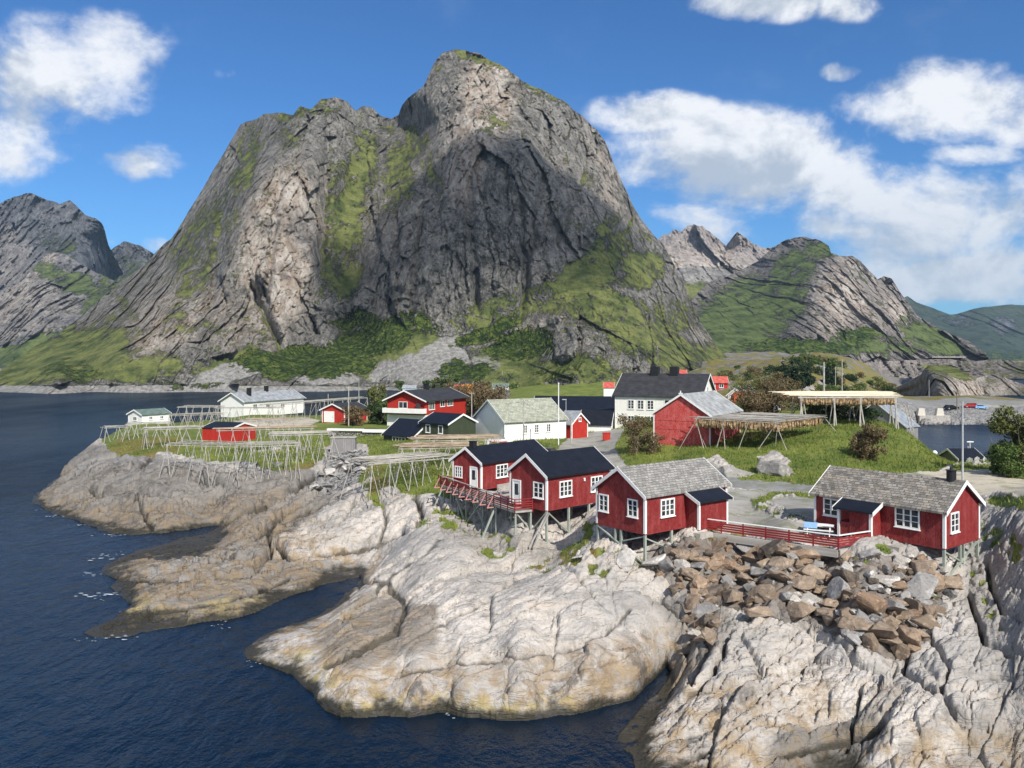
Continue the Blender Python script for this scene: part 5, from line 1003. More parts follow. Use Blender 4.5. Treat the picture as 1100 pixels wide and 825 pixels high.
# red railing along the boulder slope
FZ = 7.1
fp = [(14.15, 61.6), (22.1, 55.5), (24.9, 56.95)]
fence = thing('railing_fence', 'long low red plank railing with white top edge on a concrete footing above the boulders', 'railing', (fp[0][0], fp[0][1], FZ)); o1 = Vector((fp[0][0], fp[0][1], FZ))
railrun(fence, o1, fp, FZ, .88, 4, REDTRIM, 1.8, TRIM, None, .125)
for (x0, y0), (x1, y1) in zip(fp[:-1], fp[1:]):
    rod('footing', Vector((x0, y0, FZ - .32)) - o1, Vector((x1, y1, FZ - .32)) - o1, .35, CONC, fence, True, .5)
for i, (x, y, rz, s) in enumerate(((16.6, 60.9, 37, 1.3), (25.7, 57.2, 30, 1.1))):
    o = MB().prism([(-.9, -.8), (.9, -.8), (.7, .25), (-.7, .25)], -.5, .5, lambda a, b, c: (b, a, c)).build('concrete_block', CONC); o.location = (x - (2.6 if i == 0 else -.9), y + (-.3 if i == 0 else -.9), 6.9); o.rotation_euler = (0, 0, R(rz)); tag(o, ('grey concrete footing under the porch of the left railing cabin', 'grey concrete footing under the porch of the right railing cabin')[i], 'footing')
# picnic table with blue cloth by the right-hand cabin
pt = thing('picnic_table', 'white picnic table with pale blue cloth inside the corner of the red railing', 'table', (22.35, 59.6, 7.2), R(-25))
b = MB();
for i in range(4): b.box((-1, -.4 + i * .2, .70), (1, -.22 + i * .2, .74))
b.build('tabletop', TRIM, pt)
for s in (-1, 1):
    b = MB(); b.box((-1, s * .75 - .14, .42), (1, s * .75 + .14, .46)); b.build('seat', TRIM, pt)
    b = MB(); b.bar((s * .75, -.8, 0), (s * .75, -.2, .7), .05, .1).bar((s * .75, .8, 0), (s * .75, .2, .7), .05, .1).box((s * .75 - .03, -.85, .33), (s * .75 + .03, .85, .415)); b.build('leg', TRIM, pt)
CLOTH = mat_plain('blue_cloth', (.30, .50, .78), .8, .1)
b = MB(); b.box((-1.03, -.45, .745), (-.1, .45, .76)).box((-1.045, -.45, .45), (-1.03, .45, .76)).box((-1.03, -.462, .5), (-.1, -.45, .76)); tag(b.build('tablecloth', CLOTH), 'pale blue cloth spread over one end of the white picnic table', 'tablecloth'); o = bpy.data.objects['tablecloth']; o.location = pt.location; o.rotation_euler = pt.rotation_euler

# ------------------------------------------------------------------ fish drying racks
FISH = {}
def mat_fish():
    m, t, p = new_mat('dried_fish'); P = t.pos(); n = t.noise(P, 3.5, 3, .7)
    finish(t, p, t.mix(t.ramp(n, .35, .65), (.09, .055, .032), (.46, .32, .17)), .75, None, .3); return m
FISHM = mat_fish()
def rack(label, quad, ztop, na, nb, poles, mat, polemat=None, splay=.9, group='empty drying racks', fish=0, sag=.0, nm='drying_rack', thick=.09, rnd=0.07, mid=0):
    """timber rack: V-shaped leg pairs along two sides carry beams, and light poles laid across them"""
    q = [Vector((x, y, ztop)) for x, y in quad]; c = sum(q, Vector()) / 4; gz = ground(c.x, c.y)
    root = thing(nm, label, 'fish rack', (c.x, c.y, gz), 0, group); o_ = Vector((c.x, c.y, gz)); rg = random.Random(int(abs(c.x * 37 + c.y * 91)))
    polemat = polemat or mat
    A, B, C_, D_ = q                                     # A-B front edge, D-C back edge
    rowsn = 2 + mid
    for r in range(rowsn):
        f = r / (rowsn - 1); p0, p1 = A.lerp(D_, f), B.lerp(C_, f); d = (p1 - p0).normalized(); side = Vector((d.y, -d.x, 0)) * (1 if r == 0 else -1 if r == rowsn - 1 else 0)
        rod('beam', p0 - d * .4 - o_, p1 + d * .4 - o_ + Vector((0, 0, -.02)), thick * 1.15, mat, root)
        for i in range(na):
            t_ = p0.lerp(p1, (i + .5 * (na == 1)) / max(1, na - 1)); s_ = splay * rg.uniform(.75, 1.2)
            skip = rg.random(); s_ *= rg.uniform(.5, 1.25)
            if 0 < i < na - 1: t_ = t_ + d * rg.uniform(-.5, .5)
            for sg in (-1, 1):
                if (r and skip < .45) or (skip > .72 and sg > 0): continue
                f_ = t_ + d * (sg * s_ * rg.uniform(.6, 1.3)) + side * .55; f_.z = ground(f_.x, f_.y) - .1
                if f_.z < .1: continue
                rod('leg', f_ - o_, t_ + d * (sg * -.12) + Vector((0, 0, .12)) - o_, thick * 1.15, mat, root, tip=.8)
            if rg.random() < .45:
                f_ = t_ + d * rg.uniform(-1.6, 1.6) - side * rg.uniform(.2, 1.0); f_.z = ground(f_.x, f_.y) - .1
                if f_.z > .1: rod('brace', f_ - o_, t_ + d * rg.uniform(-.3, .3) + Vector((0, 0, -rg.uniform(0, .8))) - o_, thick * .9, mat, root, tip=.8)
            if r == 0 and i % 2 == 0:
                f_ = t_.lerp(q[3].lerp(q[2], (i) / max(1, na - 1)), .55); f_.z = ground(f_.x, f_.y)
                rod('brace', f_ - o_, t_ - Vector((0, 0, .5)) - o_, thick * .9, mat, root)
    for i in range(nb):
        f = i / max(1, nb - 1); rod('cross_beam', A.lerp(B, f) - o_ + Vector((0, 0, .11)), D_.lerp(C_, f) - o_ + Vector((0, 0, .11)), thick, mat, root)
    b = MB()
    for i in range(poles):
        f = (i + rg.uniform(-.25, .25)) / max(1, poles - 1); f = min(max(f, 0), 1)
        p0, p1 = A.lerp(D_, f), B.lerp(C_, f); e0 = rg.uniform(-.06, .10); e1 = rg.uniform(-.06, .10); v = (p1 - p0)
        if rnd > .1 and rg.random() < .35: e0 += rg.uniform(-.3, .0) * 1; 
        z0 = .22 + rg.uniform(-rnd, rnd); b.cyl(p0 - v * e0 - o_ + Vector((0, 0, z0)), p1 + v * e1 - o_ + Vector((0, 0, .22 + rg.uniform(-rnd, rnd))), .045, .035, 5)
    b.build('pole_deck', polemat, root)
    if fish:
        vs, fs = [], []
        for i in range(fish):
            u, v = rg.random(), rg.random()
            if rg.random() < .55: v = rg.random() ** 2 * .25
            P_ = A.lerp(B, u).lerp(D_.lerp(C_, u), v) + Vector((rg.gauss(0, .05), rg.gauss(0, .05), rg.uniform(-.05, .02)))
            L = rg.uniform(.6, 1.05); w0 = rg.uniform(.13, .24); a = rg.uniform(0, 6.28); dx, dy = math.cos(a), math.sin(a); tx, ty = rg.gauss(0, .05), rg.gauss(0, .05)
            n0 = len(vs)
            for (h_, w_) in ((0, .03), (-.35 * L, .6 * w0), (-.75 * L, w0), (-L, .35 * w0)):
                for k in range(4):
                    aa = a + k * math.pi / 2; ww = w_ * (1 if k % 2 == 0 else .55); vs.append((P_.x - o_.x + math.cos(aa) * ww + tx * -h_, P_.y - o_.y + math.sin(aa) * ww + ty * -h_, P_.z - o_.z + h_))
            for s_ in range(3):
                for k in range(4): fs.append((n0 + s_ * 4 + k, n0 + s_ * 4 + (k + 1) % 4, n0 + s_ * 4 + 4 + (k + 1) % 4, n0 + s_ * 4 + 4 + k))
            fs.append((n0 + 12, n0 + 13, n0 + 14, n0 + 15))
        me = bpy.data.meshes.new('dried_fish'); me.from_pydata(vs, [], fs); me.materials.append(FISHM); fo = link('dried_fish', me); fo.location = o_
        tag(fo, 'mass of tan dried cod heads hanging below the ' + ('grey-brown' if fish < 4000 else 'pale') + ' pole rack', 'dried fish', kind='stuff')
    return root
def axq(x0, y0, Y0_, x1, y1, Y1_, half):
    p = Vector(((x0 - 550) * Y0_ / F, Y0_)); q = Vector(((x1 - 550) * Y1_ / F, Y1_)); d = (q - p).normalized(); n_ = Vector((d.y, -d.x))
    if n_.y > 0: n_ = -n_
    z = .5 * (CZ - (y0 - H) * Y0_ / F + CZ - (y1 - H) * Y1_ / F)
    return [tuple(p + n_ * half), tuple(q + n_ * half), tuple(q - n_ * half), tuple(p - n_ * half)], z
def ax(label, a, half, na, nb, poles, mat, **k):
    q, z = axq(*a, half); return rack(label, q, z, na, nb, poles, mat, **k)
ax('short pale drying rack at the very tip of the headland, over the water side', (112, 459.5, 160, 138, 458, 163), 1.3, 3, 3, 3, POLE)
ax('pale drying rack right under the small white boathouse', (138, 455, 153, 182, 454.5, 155), 1.4, 5, 4, 4, POLE)
ax('long flat pale drying rack left of the small red shed', (157, 461.5, 137, 214, 459, 140), 1.6, 6, 4, 10, POLE)
ax('pale drying rack standing against the dark water left of the white bungalow', (196, 437, 197, 236, 437, 197), 2.4, 6, 4, 4, POLE)
ax('grey low drying rack between the small white boathouse and the bungalow', (183, 447, 172, 238, 443.5, 177), 1.8, 6, 5, 4, POLEG)
ax('pale drying rack in front of the white bungalow wall', (236, 439, 182, 300, 437.5, 184), 1.8, 7, 5, 4, POLE)
ax('longest pale drying rack, running from the bungalow toward the red garage', (286, 435.5, 182, 388, 427.5, 218), 1.8, 11, 9, 7, POLE)
ax('foremost drying rack on the headland with tall spread legs on bare rock', (190, 476, 112, 262, 479, 109.5), 2.0, 6, 5, 4, POLE, splay=1.1)
ax('drying rack with tall leaning legs above the stone ledge, right of the foremost one', (262, 479, 111, 318, 476, 113), 2.2, 6, 4, 5, POLE, splay=1.0)
ax('drying rack with brown poles just right of the small red shed', (236, 462.5, 125, 334, 459, 129), 1.5, 8, 5, 9, POLE, polemat=POLEB)
ax('grey drying rack beside the plank box, its legs in long grass', (292, 468, 118, 356, 464, 121), 1.8, 6, 4, 9, POLE, polemat=POLEG)
ax('drying rack with orange-brown poles on the grass below the white bungalow', (262, 451, 150, 316, 450.5, 152), 1.3, 5, 3, 6, POLE, polemat=POLEB)
ax('sprawling rack of weathered brown poles on the slope above the big pale rock', (388, 497, 91, 474, 489, 97), 2.6, 7, 6, 26, POLE, polemat=POLEG, rnd=.16, group='brown pole racks')
ax('rack of brown poles close to the rear black-roofed cabin', (430, 481.5, 101, 512, 477.5, 103), 2.2, 6, 5, 22, POLEG, polemat=POLEB, rnd=.15, group='brown pole racks')
ax('rack of brown poles in front of the white house gable and green house', (446, 472.5, 109, 532, 470, 111), 2.4, 6, 5, 24, POLEG, polemat=POLEB, rnd=.14, group='brown pole racks')
R1 = [(23.3, 103.5), (31.2, 96.8), (40.6, 106.5), (32.8, 112.8)]
rack('grey-brown pole rack hung with dried fish, next to the red boathouse', [R1[0], R1[1], R1[2], R1[3]], 12.35, 4, 6, 40, POLEG, polemat=POLEG, splay=1.3, group='racks hung with fish', fish=3200, mid=1, nm='fish_rack')
R2 = [(40.4, 114.6), (53.6, 114.6), (59.4, 131), (42.5, 131)]
rack('larger rack with pale new poles hung with dried fish, on top of the mound', [R2[0], R2[1], R2[2], R2[3]], 14.5, 4, 7, 60, POLEG, polemat=POLEN, splay=.35, group='racks hung with fish', fish=5200, mid=2, nm='fish_rack', thick=.2)
ld = thing('ladder', 'pale wooden ladder leaning on the right end of the big fish rack', 'ladder', (54.6, 113.4, ground(54.6, 113.4)), R(20))
for s in (-.25, .25): rod('stile', (s + .9, -.2, 0), (s, 0, 3.9), .09, POLE, ld, True)
for i in range(9): f = (i + .7) / 10; rod('rung', (-.25 + .9 * (1 - f), -.2 * (1 - f), 3.9 * f), (.25 + .9 * (1 - f), -.2 * (1 - f), 3.9 * f), .06, POLE, ld)

# ------------------------------------------------------------------ boulders
def mat_boulder(name, a, b):
    m, t, p = new_mat(name); P = t.coords('Object'); oi = t.node('ShaderNodeObjectInfo')
    n = t.noise(P, 1.6, 6, .65); f = t.noise(P, 7, 4, .7)
    c = t.mix(oi.outputs['Random'], a, b); c = t.mix(t.ramp(n, .5, .68), c, tuple(v * 1.45 for v in b)); c = t.mix(t.math('MULTIPLY', t.ramp(f, .5, .7), .55), c, tuple(v * .4 for v in a))
    finish(t, p, c, .88, t.bump(t.math('ADD', n, t.math('MULTIPLY', f, .35)), .14, .9), .2); return m
BM = [mat_boulder('brown_boulder', (.20, .150, .108), (.30, .232, .172)), mat_boulder('rust_boulder', (.235, .16, .108), (.32, .235, .165)), mat_boulder('grey_boulder', (.20, .19, .18), (.31, .295, .28)), mat_boulder('pale_boulder', (.38, .35, .31), (.50, .47, .43)), mat_boulder('dark_boulder', (.10, .085, .07), (.17, .135, .105))]
def rock_mesh(seed, mat, flat=1.0, sub=3):
    rg = random.Random(seed); bm = bmesh.new(); sx, sy, sz = rg.uniform(.95, 1.35), rg.uniform(.75, 1.0), rg.uniform(.55, .85) * flat
    for i in range(13):
        v = Vector((rg.gauss(0, 1), rg.gauss(0, 1), rg.gauss(0, 1))).normalized(); m_ = max(abs(v.x), abs(v.y), abs(v.z)); v = v.lerp(v / m_, .55) * rg.uniform(.8, 1.08)
        bm.verts.new((v.x * sx, v.y * sy, v.z * sz))
    r_ = bmesh.ops.convex_hull(bm, input=bm.verts); bmesh.ops.delete(bm, geom=[g for g in r_['geom_interior'] if isinstance(g, bmesh.types.BMVert)], context='VERTS')
    bmesh.ops.dissolve_limit(bm, angle_limit=R(16), verts=bm.verts, edges=bm.edges)
    bmesh.ops.bevel(bm, geom=list(bm.edges), offset=.07, segments=2, profile=.6, affect='EDGES')
    bmesh.ops.triangulate(bm, faces=bm.faces); bmesh.ops.subdivide_edges(bm, edges=[e for e in bm.edges if e.calc_length() > .3], cuts=2, use_grid_fill=True)
    for v in bm.verts:
        q = v.co; k = .05 * math.sin(5 * q.x + seed) * math.cos(6 * q.y + 2 * seed) + .035 * math.sin(11 * q.z + 7 * q.x + seed); v.co = q * (1 + k)
    me = bpy.data.meshes.new('boulder'); bm.to_mesh(me); bm.free(); me.materials.append(mat)
    return me
BMESH = [[rock_mesh(100 * k + i, m) for i in range(7)] for k, m in enumerate(BM)]
BLAB = ['angular brown boulder in the heaped slope below the red railing', 'rust-orange boulder in the heaped slope below the red railing', 'grey boulder among brown ones in the heaped slope below the red railing', 'pale whitish boulder among brown ones in the heaped slope below the red railing', 'dark brown boulder in the heaped slope below the red railing']
RIP = [(702, 592), (757, 577), (840, 587), (925, 600), (985, 600), (1012, 606), (1034, 632), (1012, 660), (1000, 690), (962, 708), (908, 690), (880, 664), (800, 652), (778, 650), (766, 690), (745, 690), (735, 650), (715, 622), (692, 606)]
def ptin(x, y, poly): return bool(in_poly(np.array([float(x)]), np.array([float(y)]), poly)[0])
rg = random.Random(23); placed = []
def put_rock(k, px, py, size, label, group, sink=.15, name='boulder', rgx=rg, meshes=None, ymin=40, sc3=None, rot=None):
    x, y, z = hit(px, py, ymin); me = rgx.choice((meshes or BMESH)[k]); o = link(name, me)
    s = sc3 or (size * rgx.uniform(.85, 1.2), size * rgx.uniform(.85, 1.2), size * rgx.uniform(.8, 1.1))
    o.scale = s; o.rotation_euler = rot or (rgx.uniform(-.5, .5), rgx.uniform(-.5, .5), rgx.uniform(0, 6.28)); o.location = (x, y, z + s[2] * (.42 - sink))
    return tag(o, label, 'boulder', group)
tries = 0
feat = [(870, 600, 1.25, 1), (935, 655, 1.45, 1), (975, 692, 1.3, 1), (845, 680, .0, 0), (900, 640, 1.2, 2), (785, 645, 1.05, 0), (730, 612, .9, 3), (950, 625, 1.0, 3), (835, 622, 1.0, 0), (765, 640, 1.0, 4), (990, 640, 1.35, 2), (1000, 630, 1.2, 1), (940, 690, 1.1, 0), (862, 632, 1.1, 0), (800, 625, .95, 0), (815, 660, 1.0, 0), (905, 672, 1.1, 0), (735, 700, .8, 4), (760, 668, 1.1, 4), (748, 655, .9, 0)]
for px, py, s, k in feat:
    s *= .84
    if s: placed.append((px, py, s * 9)); put_rock(k, px, py, s, BLAB[k], 'boulders heaped below the red railing', .2)
while len(placed) < 292 and tries < 30000:
    tries += 1; px, py = rg.uniform(690, 1036), rg.uniform(575, 712)
    if not ptin(px, py, RIP): continue
    s = min(.9, max(.26, rg.lognormvariate(-.80, .45))); r = s * 10
    if any((px - a) ** 2 + ((py - b) * 1.25) ** 2 < (.70 * (r + c) * .66) ** 2 for a, b, c in placed): continue
    placed.append((px, py, r)); k = rg.choices(range(5), [.42, .17, .2, .1, .11])[0]
    put_rock(k, px, py, s, BLAB[k], 'boulders heaped below the red railing')
GULLY = [(354, 484), (386, 485), (405, 498), (388, 517), (350, 534), (330, 530), (345, 511)]
rg2 = random.Random(4); got = []
while len(got) < 80:
    px, py = rg2.uniform(328, 408), rg2.uniform(484, 536)
    if not ptin(px, py, GULLY) or any((px - a) ** 2 + ((py - b) * 1.6) ** 2 < 16 for a, b in got): 
        if rg2.random() < .002: break
        continue
    got.append((px, py)); o = put_rock(2 if rg2.random() < .75 else 3, px, py, rg2.uniform(.4, .85), 'grey slab in the stony gully running down from the plank box', 'stones in the gully', .1, 'stone', rg2, ymin=60); o.scale[2] *= .6
ROCKM = mat_boulder('outcrop_rock', (.20, .19, .175), (.29, .275, .25))
OUT = [[rock_mesh(900 + i, ROCKM, 1.1, 4) for i in range(4)]]
for i, (px, py, sx, sy, sz, lab) in enumerate(((833, 503, 1.7, 1.4, 1.5, 'large split pale rock in the grass bank right of the fish rack legs'), (845, 503, 1.2, 1.1, 1.15, 'pale rock leaning on the larger split one in the grass bank'), (790, 505, 1.6, 1.3, 1.5, 'smooth grey rock in the grass bank behind the left slate-roofed cabin'), (771, 500, 1.7, 1.5, 1.5, 'rough grey rock just behind the ridge of the left slate-roofed cabin'), (820, 498, 1.2, 1.2, 1.1, 'small pale rock under the legs of the grey-brown fish rack'))):
    put_rock(0, px, py + 6, 1, lab, 'rocks in the grass bank', .3, 'boulder', rg, OUT, 60, (sx, sy, sz), (.2 * i, .3, 1.3 * i))
for i, (px, py, s, lab) in enumerate(((672, 607, 1.0, 'flat white slab on the grass under the left slate-roofed cabin'), (622, 601, .5, 'small white stone on the grass below the black-roofed cabin'), (702, 612, .9, 'pale block at the foot of the front stilt'))):
    o = put_rock(3, px, py, s, lab, 'loose pale blocks', .1); o.scale[2] *= .6

# ------------------------------------------------------------------ foliage
def mat_leaf(name, a, b):
    m, t, p = new_mat(name); P = t.pos(); n = t.noise(P, 1.1, 4, .6); f = t.noise(P, 9, 2, .6)
    c = t.mix(t.ramp(n, .3, .7), a, b); c = t.mix(t.math('MULTIPLY', t.ramp(f, .45, .7), .5), c, tuple(v * 1.5 for v in b)); finish(t, p, c, .7, None, .25); return m
LEAF = {'green': mat_leaf('green_leaves', (.035, .07, .015), (.09, .13, .03)), 'olive': mat_leaf('olive_leaves', (.06, .075, .02), (.14, .15, .045)), 'brown': mat_leaf('brown_leaves', (.075, .055, .03), (.17, .125, .06)), 'dark': mat_leaf('dark_leaves', (.012, .028, .009), (.04, .065, .02)), 'spruce': mat_leaf('spruce_needles', (.009, .022, .009), (.025, .046, .018))}
BARK = mat_wood('bark', (.14, .11, .085), (.24, .20, .16)); DEADW = mat_wood('dead_wood', (.42, .39, .35), (.6, .57, .52))
def leaves(name, clumps, n, size, mat, parent, seed, upright=0.0):
    r = np.random.default_rng(seed); cl = np.array(clumps, float); wgt = cl[:, 3] ** 2; k = r.choice(len(cl), n, p=wgt / wgt.sum())
    d = r.normal(size=(n, 3)); d /= np.linalg.norm(d, axis=1)[:, None]; rad = cl[k, 3] * r.random(n) ** .45
    c = cl[k, :3] + d * rad[:, None] * np.array([1, 1, .8]); u = r.normal(size=(n, 3)); u /= np.linalg.norm(u, axis=1)[:, None]
    u[:, 2] += upright; v = np.cross(u, r.normal(size=(n, 3))); v /= np.linalg.norm(v, axis=1)[:, None] + 1e-6; s = (size * r.uniform(.6, 1.3, n))[:, None]
    V = np.stack([c - u * s, c + v * s * .5, c + u * s, c - v * s * .5], 1).reshape(-1, 3)
    me = bpy.data.meshes.new(name); me.from_pydata(V.tolist(), [], np.arange(4 * n).reshape(-1, 4).tolist()); me.materials.append(mat); return link(name, me, parent)
def bush(name, label, px, py, Y, h, rad, kind, nleaf, leaf=.13, group=None, seed=1, cat='bush', trunks=5, sparse=False, ycorr=True, zc=None):
    x = (px - 550) * Y / F; z = zc if zc is not None else ground(x, Y) - .05; root = thing(name, label, cat, (x, Y, z), 0, group); rg_ = random.Random(seed); cl = []
    tr = MB()
    for i in range(trunks):
        a = rg_.uniform(0, 6.28); rr = rad * rg_.uniform(.25, .8); top = Vector((math.cos(a) * rr, math.sin(a) * rr, h * rg_.uniform(.6, .95)))
        mid = top * .5 + Vector((0, 0, h * .08)); tr.cyl((0, 0, 0), mid, .05 * h / 3, .035 * h / 3, 5).cyl(mid, top, .035 * h / 3, .01, 5)
        for j in range(4 if not sparse else 6):
            f = rg_.uniform(.35, 1.05); q = mid.lerp(top, f) if f > .5 else mid * (f * 2); e = q + Vector((rg_.gauss(0, rad * .3), rg_.gauss(0, rad * .3), rg_.uniform(.0, h * .18))); tr.cyl(q, e, .018 * h / 3, .006, 4)
            cl.append((e.x, e.y, max(e.z, h * .12), rad * rg_.uniform(.24, .48)))
        for _ in (0, 1): a = rg_.uniform(0, 6.28); rr = rad * rg_.uniform(.2, .95); cl.append((math.cos(a) * rr, math.sin(a) * rr, h * rg_.uniform(.06, .4), rad * rg_.uniform(.28, .5)))
    tr.build('trunk' if trunks < 4 else 'stems', BARK, root); leaves('crown', cl, int(nleaf * 2.1), leaf * 1.1, LEAF[kind], root, seed); return root
def spruce(label, px, Y, h, rad, seed, z=None, group='dark spruces on the hill', n=1500):
    x = (px - 550) * Y / F; z = ground(x, Y) - .1 if z is None else z; root = thing('spruce_tree', label, 'spruce', (x, Y, z), 0, group); MB().cyl((0, 0, 0), (0, 0, h * .97), h * .02, .02, 6).build('trunk', BARK, root)
    rg_ = random.Random(seed); cl = []
    for i in range(60):
        f = rg_.uniform(.04, 1) ** 1.3; r_ = rad * (1 - f) * rg_.uniform(.3, 1.0); a = rg_.uniform(0, 6.28); cl.append((math.cos(a) * r_, math.sin(a) * r_, h * f * .97, max(.15, rad * (1 - f) * .4)))
    leaves('crown', cl, n, h * .05, LEAF['spruce'], root, seed); return root
bush('mound_bush', 'rounded brown-green bush alone on the grassy mound behind the right cabin', 930, 500, 91, 3.4, 1.7, 'brown', 2600, .12, seed=3, trunks=9)
bush('willow_bush', 'thin brownish willow bush on the green bank left of the red boathouse', 683, 500, 106, 4.6, 1.7, 'brown', 1300, .12, seed=5, trunks=9, sparse=True)
bush('willow_bush', 'low dark scrub crowning the green bank below the large white house', 690, 460, 127, 1.6, 2.2, 'olive', 1400, .13, seed=6, trunks=8)
bush('willow_bush', 'reddish scrub at the near corner of the red boathouse', 703, 490, 104.5, 2.4, 1.2, 'brown', 700, .12, seed=8, trunks=7, sparse=True)
bush('shore_tree', 'tall scruffy tree with dead white branches at the right edge by the bay', 1096, 515, 84, 5.8, 2.5, 'olive', 5200, .15, seed=11, cat='tree', trunks=7)
bush('shore_tree', 'lower dark bush at the foot of the scruffy tree by the bay', 1082, 516, 82, 3.4, 1.6, 'green', 2600, .13, seed=12, trunks=7)
dt = thing('dead_tree', 'bare grey tree without leaves on the bay shore', 'tree', ((1071 - 550) * 100 / F, 100, ground((1071 - 550) * 100 / F, 100)), 0); tr = MB(); rgd = random.Random(2)
for i in range(14):
    a = rgd.uniform(0, 6.28); e = Vector((math.cos(a) * rgd.uniform(.2, 1.1), math.sin(a) * rgd.uniform(.2, 1.1), rgd.uniform(1.6, 3.2))); tr.cyl((0, 0, 0), e * .5, .05, .035, 5).cyl(e * .5, e, .035, .008, 5)
    for j in range(3): q = e * rgd.uniform(.5, .95); tr.cyl(q, q + Vector((rgd.gauss(0, .3), rgd.gauss(0, .3), rgd.uniform(.2, .7))), .016, .005, 4)
tr.build('trunk', BARK, dt)
bush('garden_tree', 'young green tree between the red garage and the large red house', 403, 452, 192, 7.5, 2.6, 'olive', 1500, .22, seed=14, cat='tree', trunks=3)
bush('garden_bush', 'reddish-brown round bush right beside the red garage', 381, 455, 172, 3.4, 2.4, 'brown', 1200, .2, seed=15)
bush('garden_bush', 'dark green bush on the lawn left of the large red house', 403, 455, 176, 4.2, 2.2, 'dark', 1200, .2, seed=16)
bush('garden_bush', 'pale green shrub half hiding the white wall left of the large red house', 411, 452, 185, 4.6, 1.8, 'green', 900, .2, seed=17)
for i, (px, Y, h_, r_, lab) in enumerate(((506, 190, 7, 5, 'brown willow thicket just right of the large red house'), (528, 186, 7.5, 5, 'brown willow thicket above the ridge of the white house'), (488, 200, 6.5, 4, 'brown willow thicket against the wall of the large red house'))):
    bush('willow_thicket', lab, px, 445, Y, h_, r_, 'brown', 2600, .22, 'thickets behind the houses', 20 + i, trunks=9)
for i, (px, Y, h_, r_, kd, lab) in enumerate(((812, 128, 4.6, 3.0, 'brown', 'brown leafless-looking bush left of the larger fish rack'), (826, 132, 5.4, 2.6, 'brown', 'taller brown bush behind the corner of the larger fish rack'), (800, 140, 3.6, 2.2, 'olive', 'olive bush beside the small white cottage'), (792, 133, 2.6, 1.4, 'green', 'small green bush against the grey-roofed cottage gable'),
        (815, 165, 6.5, 4, 'olive', 'broad olive bush at the foot of the dark spruces'), (838, 160, 6, 4, 'brown', 'broad brown bush behind the larger fish rack'))):
    bush('hill_bush', lab, px, 440, Y, h_, r_, kd, 2200, .16, 'bushes round the cottages', 30 + i, trunks=8)
for i, px in enumerate((872, 884, 897, 909, 922, 934)):
    bush('rack_shrub', 'dark leafy shrub in the shade under the larger fish rack', px, 455, 133 + (i % 2) * 2, 2.7, 1.9, 'dark', 900, .15, 'shrubs in the shade of the larger fish rack', 50 + i, trunks=5)
for i, (px, Y, h_) in enumerate(((846, 235, 8), (852, 240, 9.5), (858, 238, 8.5), (864, 246, 9), (869, 250, 8), (890, 258, 8.5), (895, 262, 7.5), (841, 262, 7))):
    spruce('dark spruce in the stand on the rocky hill behind the fish racks', px, Y, h_, h_ * .27, 60 + i)
rgh = random.Random(12)
for i in range(64):
    px = rgh.uniform(775, 958); Y = rgh.uniform(215, 390); bush('hill_scrub', 'low scrub bush on the rocky hill behind the fish racks', px, 0, Y, rgh.uniform(1.6, 3.2), rgh.uniform(1.8, 3.6), rgh.choice(('olive', 'dark', 'brown', 'green')), 420, .26, 'scrub on the rocky hill', 80 + i, trunks=4)
for i, (px, Y, h_, kd) in enumerate(((461, 470, 6, 'green'), (468, 474, 7, 'olive'), (475, 478, 8, 'green'), (482, 480, 7.5, 'olive'), (487, 484, 9, 'green'), (514, 470, 4, 'olive'), (522, 472, 5, 'brown'), (552, 468, 4, 'green'), (430, 490, 6, 'green'))):
    bush('birch_tree', 'birch-like tree on the far shore near the orange house', px, 0, Y, h_, h_ * .5, kd, 700, .42, 'trees round the orange house', 120 + i, cat='tree', trunks=3, zc=1.2)
# grass blades
def grass_field(n, seed):
    r = np.random.default_rng(seed); W_ = (Z_grass & land & (YY < 150)).astype(float) * np.clip(95 / YY, 0, 1.2)
    W_ *= np.gradient(gy)[:, None] * YY; idx = r.choice(W_.size, n, p=(W_ / W_.sum()).ravel()); j, i = np.unravel_index(idx, W_.shape)
    X = XX[j, i] + r.uniform(-.15, .15, n); Yv = YY[j, i] + r.uniform(-.25, .25, n); Zv = HG[j, i] - .03; a = r.uniform(0, 6.28, n); h = r.uniform(.14, .42, n) * (.6 + .8 * r.random(n)); b = r.uniform(.03, .07, n)
    lx, ly = r.normal(0, .12, n), r.normal(0, .12, n)
    V = np.stack([np.stack([X - np.cos(a) * b, Yv - np.sin(a) * b, Zv], -1), np.stack([X + np.cos(a) * b, Yv + np.sin(a) * b, Zv], -1), np.stack([X + lx, Yv + ly, Zv + h], -1)], 1).reshape(-1, 3)
    me = bpy.data.meshes.new('grass'); me.vertices.add(3 * n); me.vertices.foreach_set('co', V.ravel().astype(np.float32)); me.loops.add(3 * n); me.loops.foreach_set('vertex_index', np.arange(3 * n, dtype=np.int32))
    me.polygons.add(n); me.polygons.foreach_set('loop_start', np.arange(0, 3 * n, 3, dtype=np.int32)); me.update(calc_edges=True)
    m, t, p = new_mat('grass_blades'); P = t.pos(); g_ = t.noise(P, .16, 5, .6); g2 = t.noise(P, 1.3, 4, .7); c = t.mix(t.ramp(g_, .35, .65), (.085, .13, .020), (.18, .215, .04)); c = t.mix(t.ramp(g2, .5, .72), c, (.25, .22, .08)); finish(t, p, c, .7, None, .2)
    me.materials.append(m); o = link('grass', me); tag(o, 'rough grass on the banks and ledges', 'grass', kind='stuff')
grass_field(90000, 3)

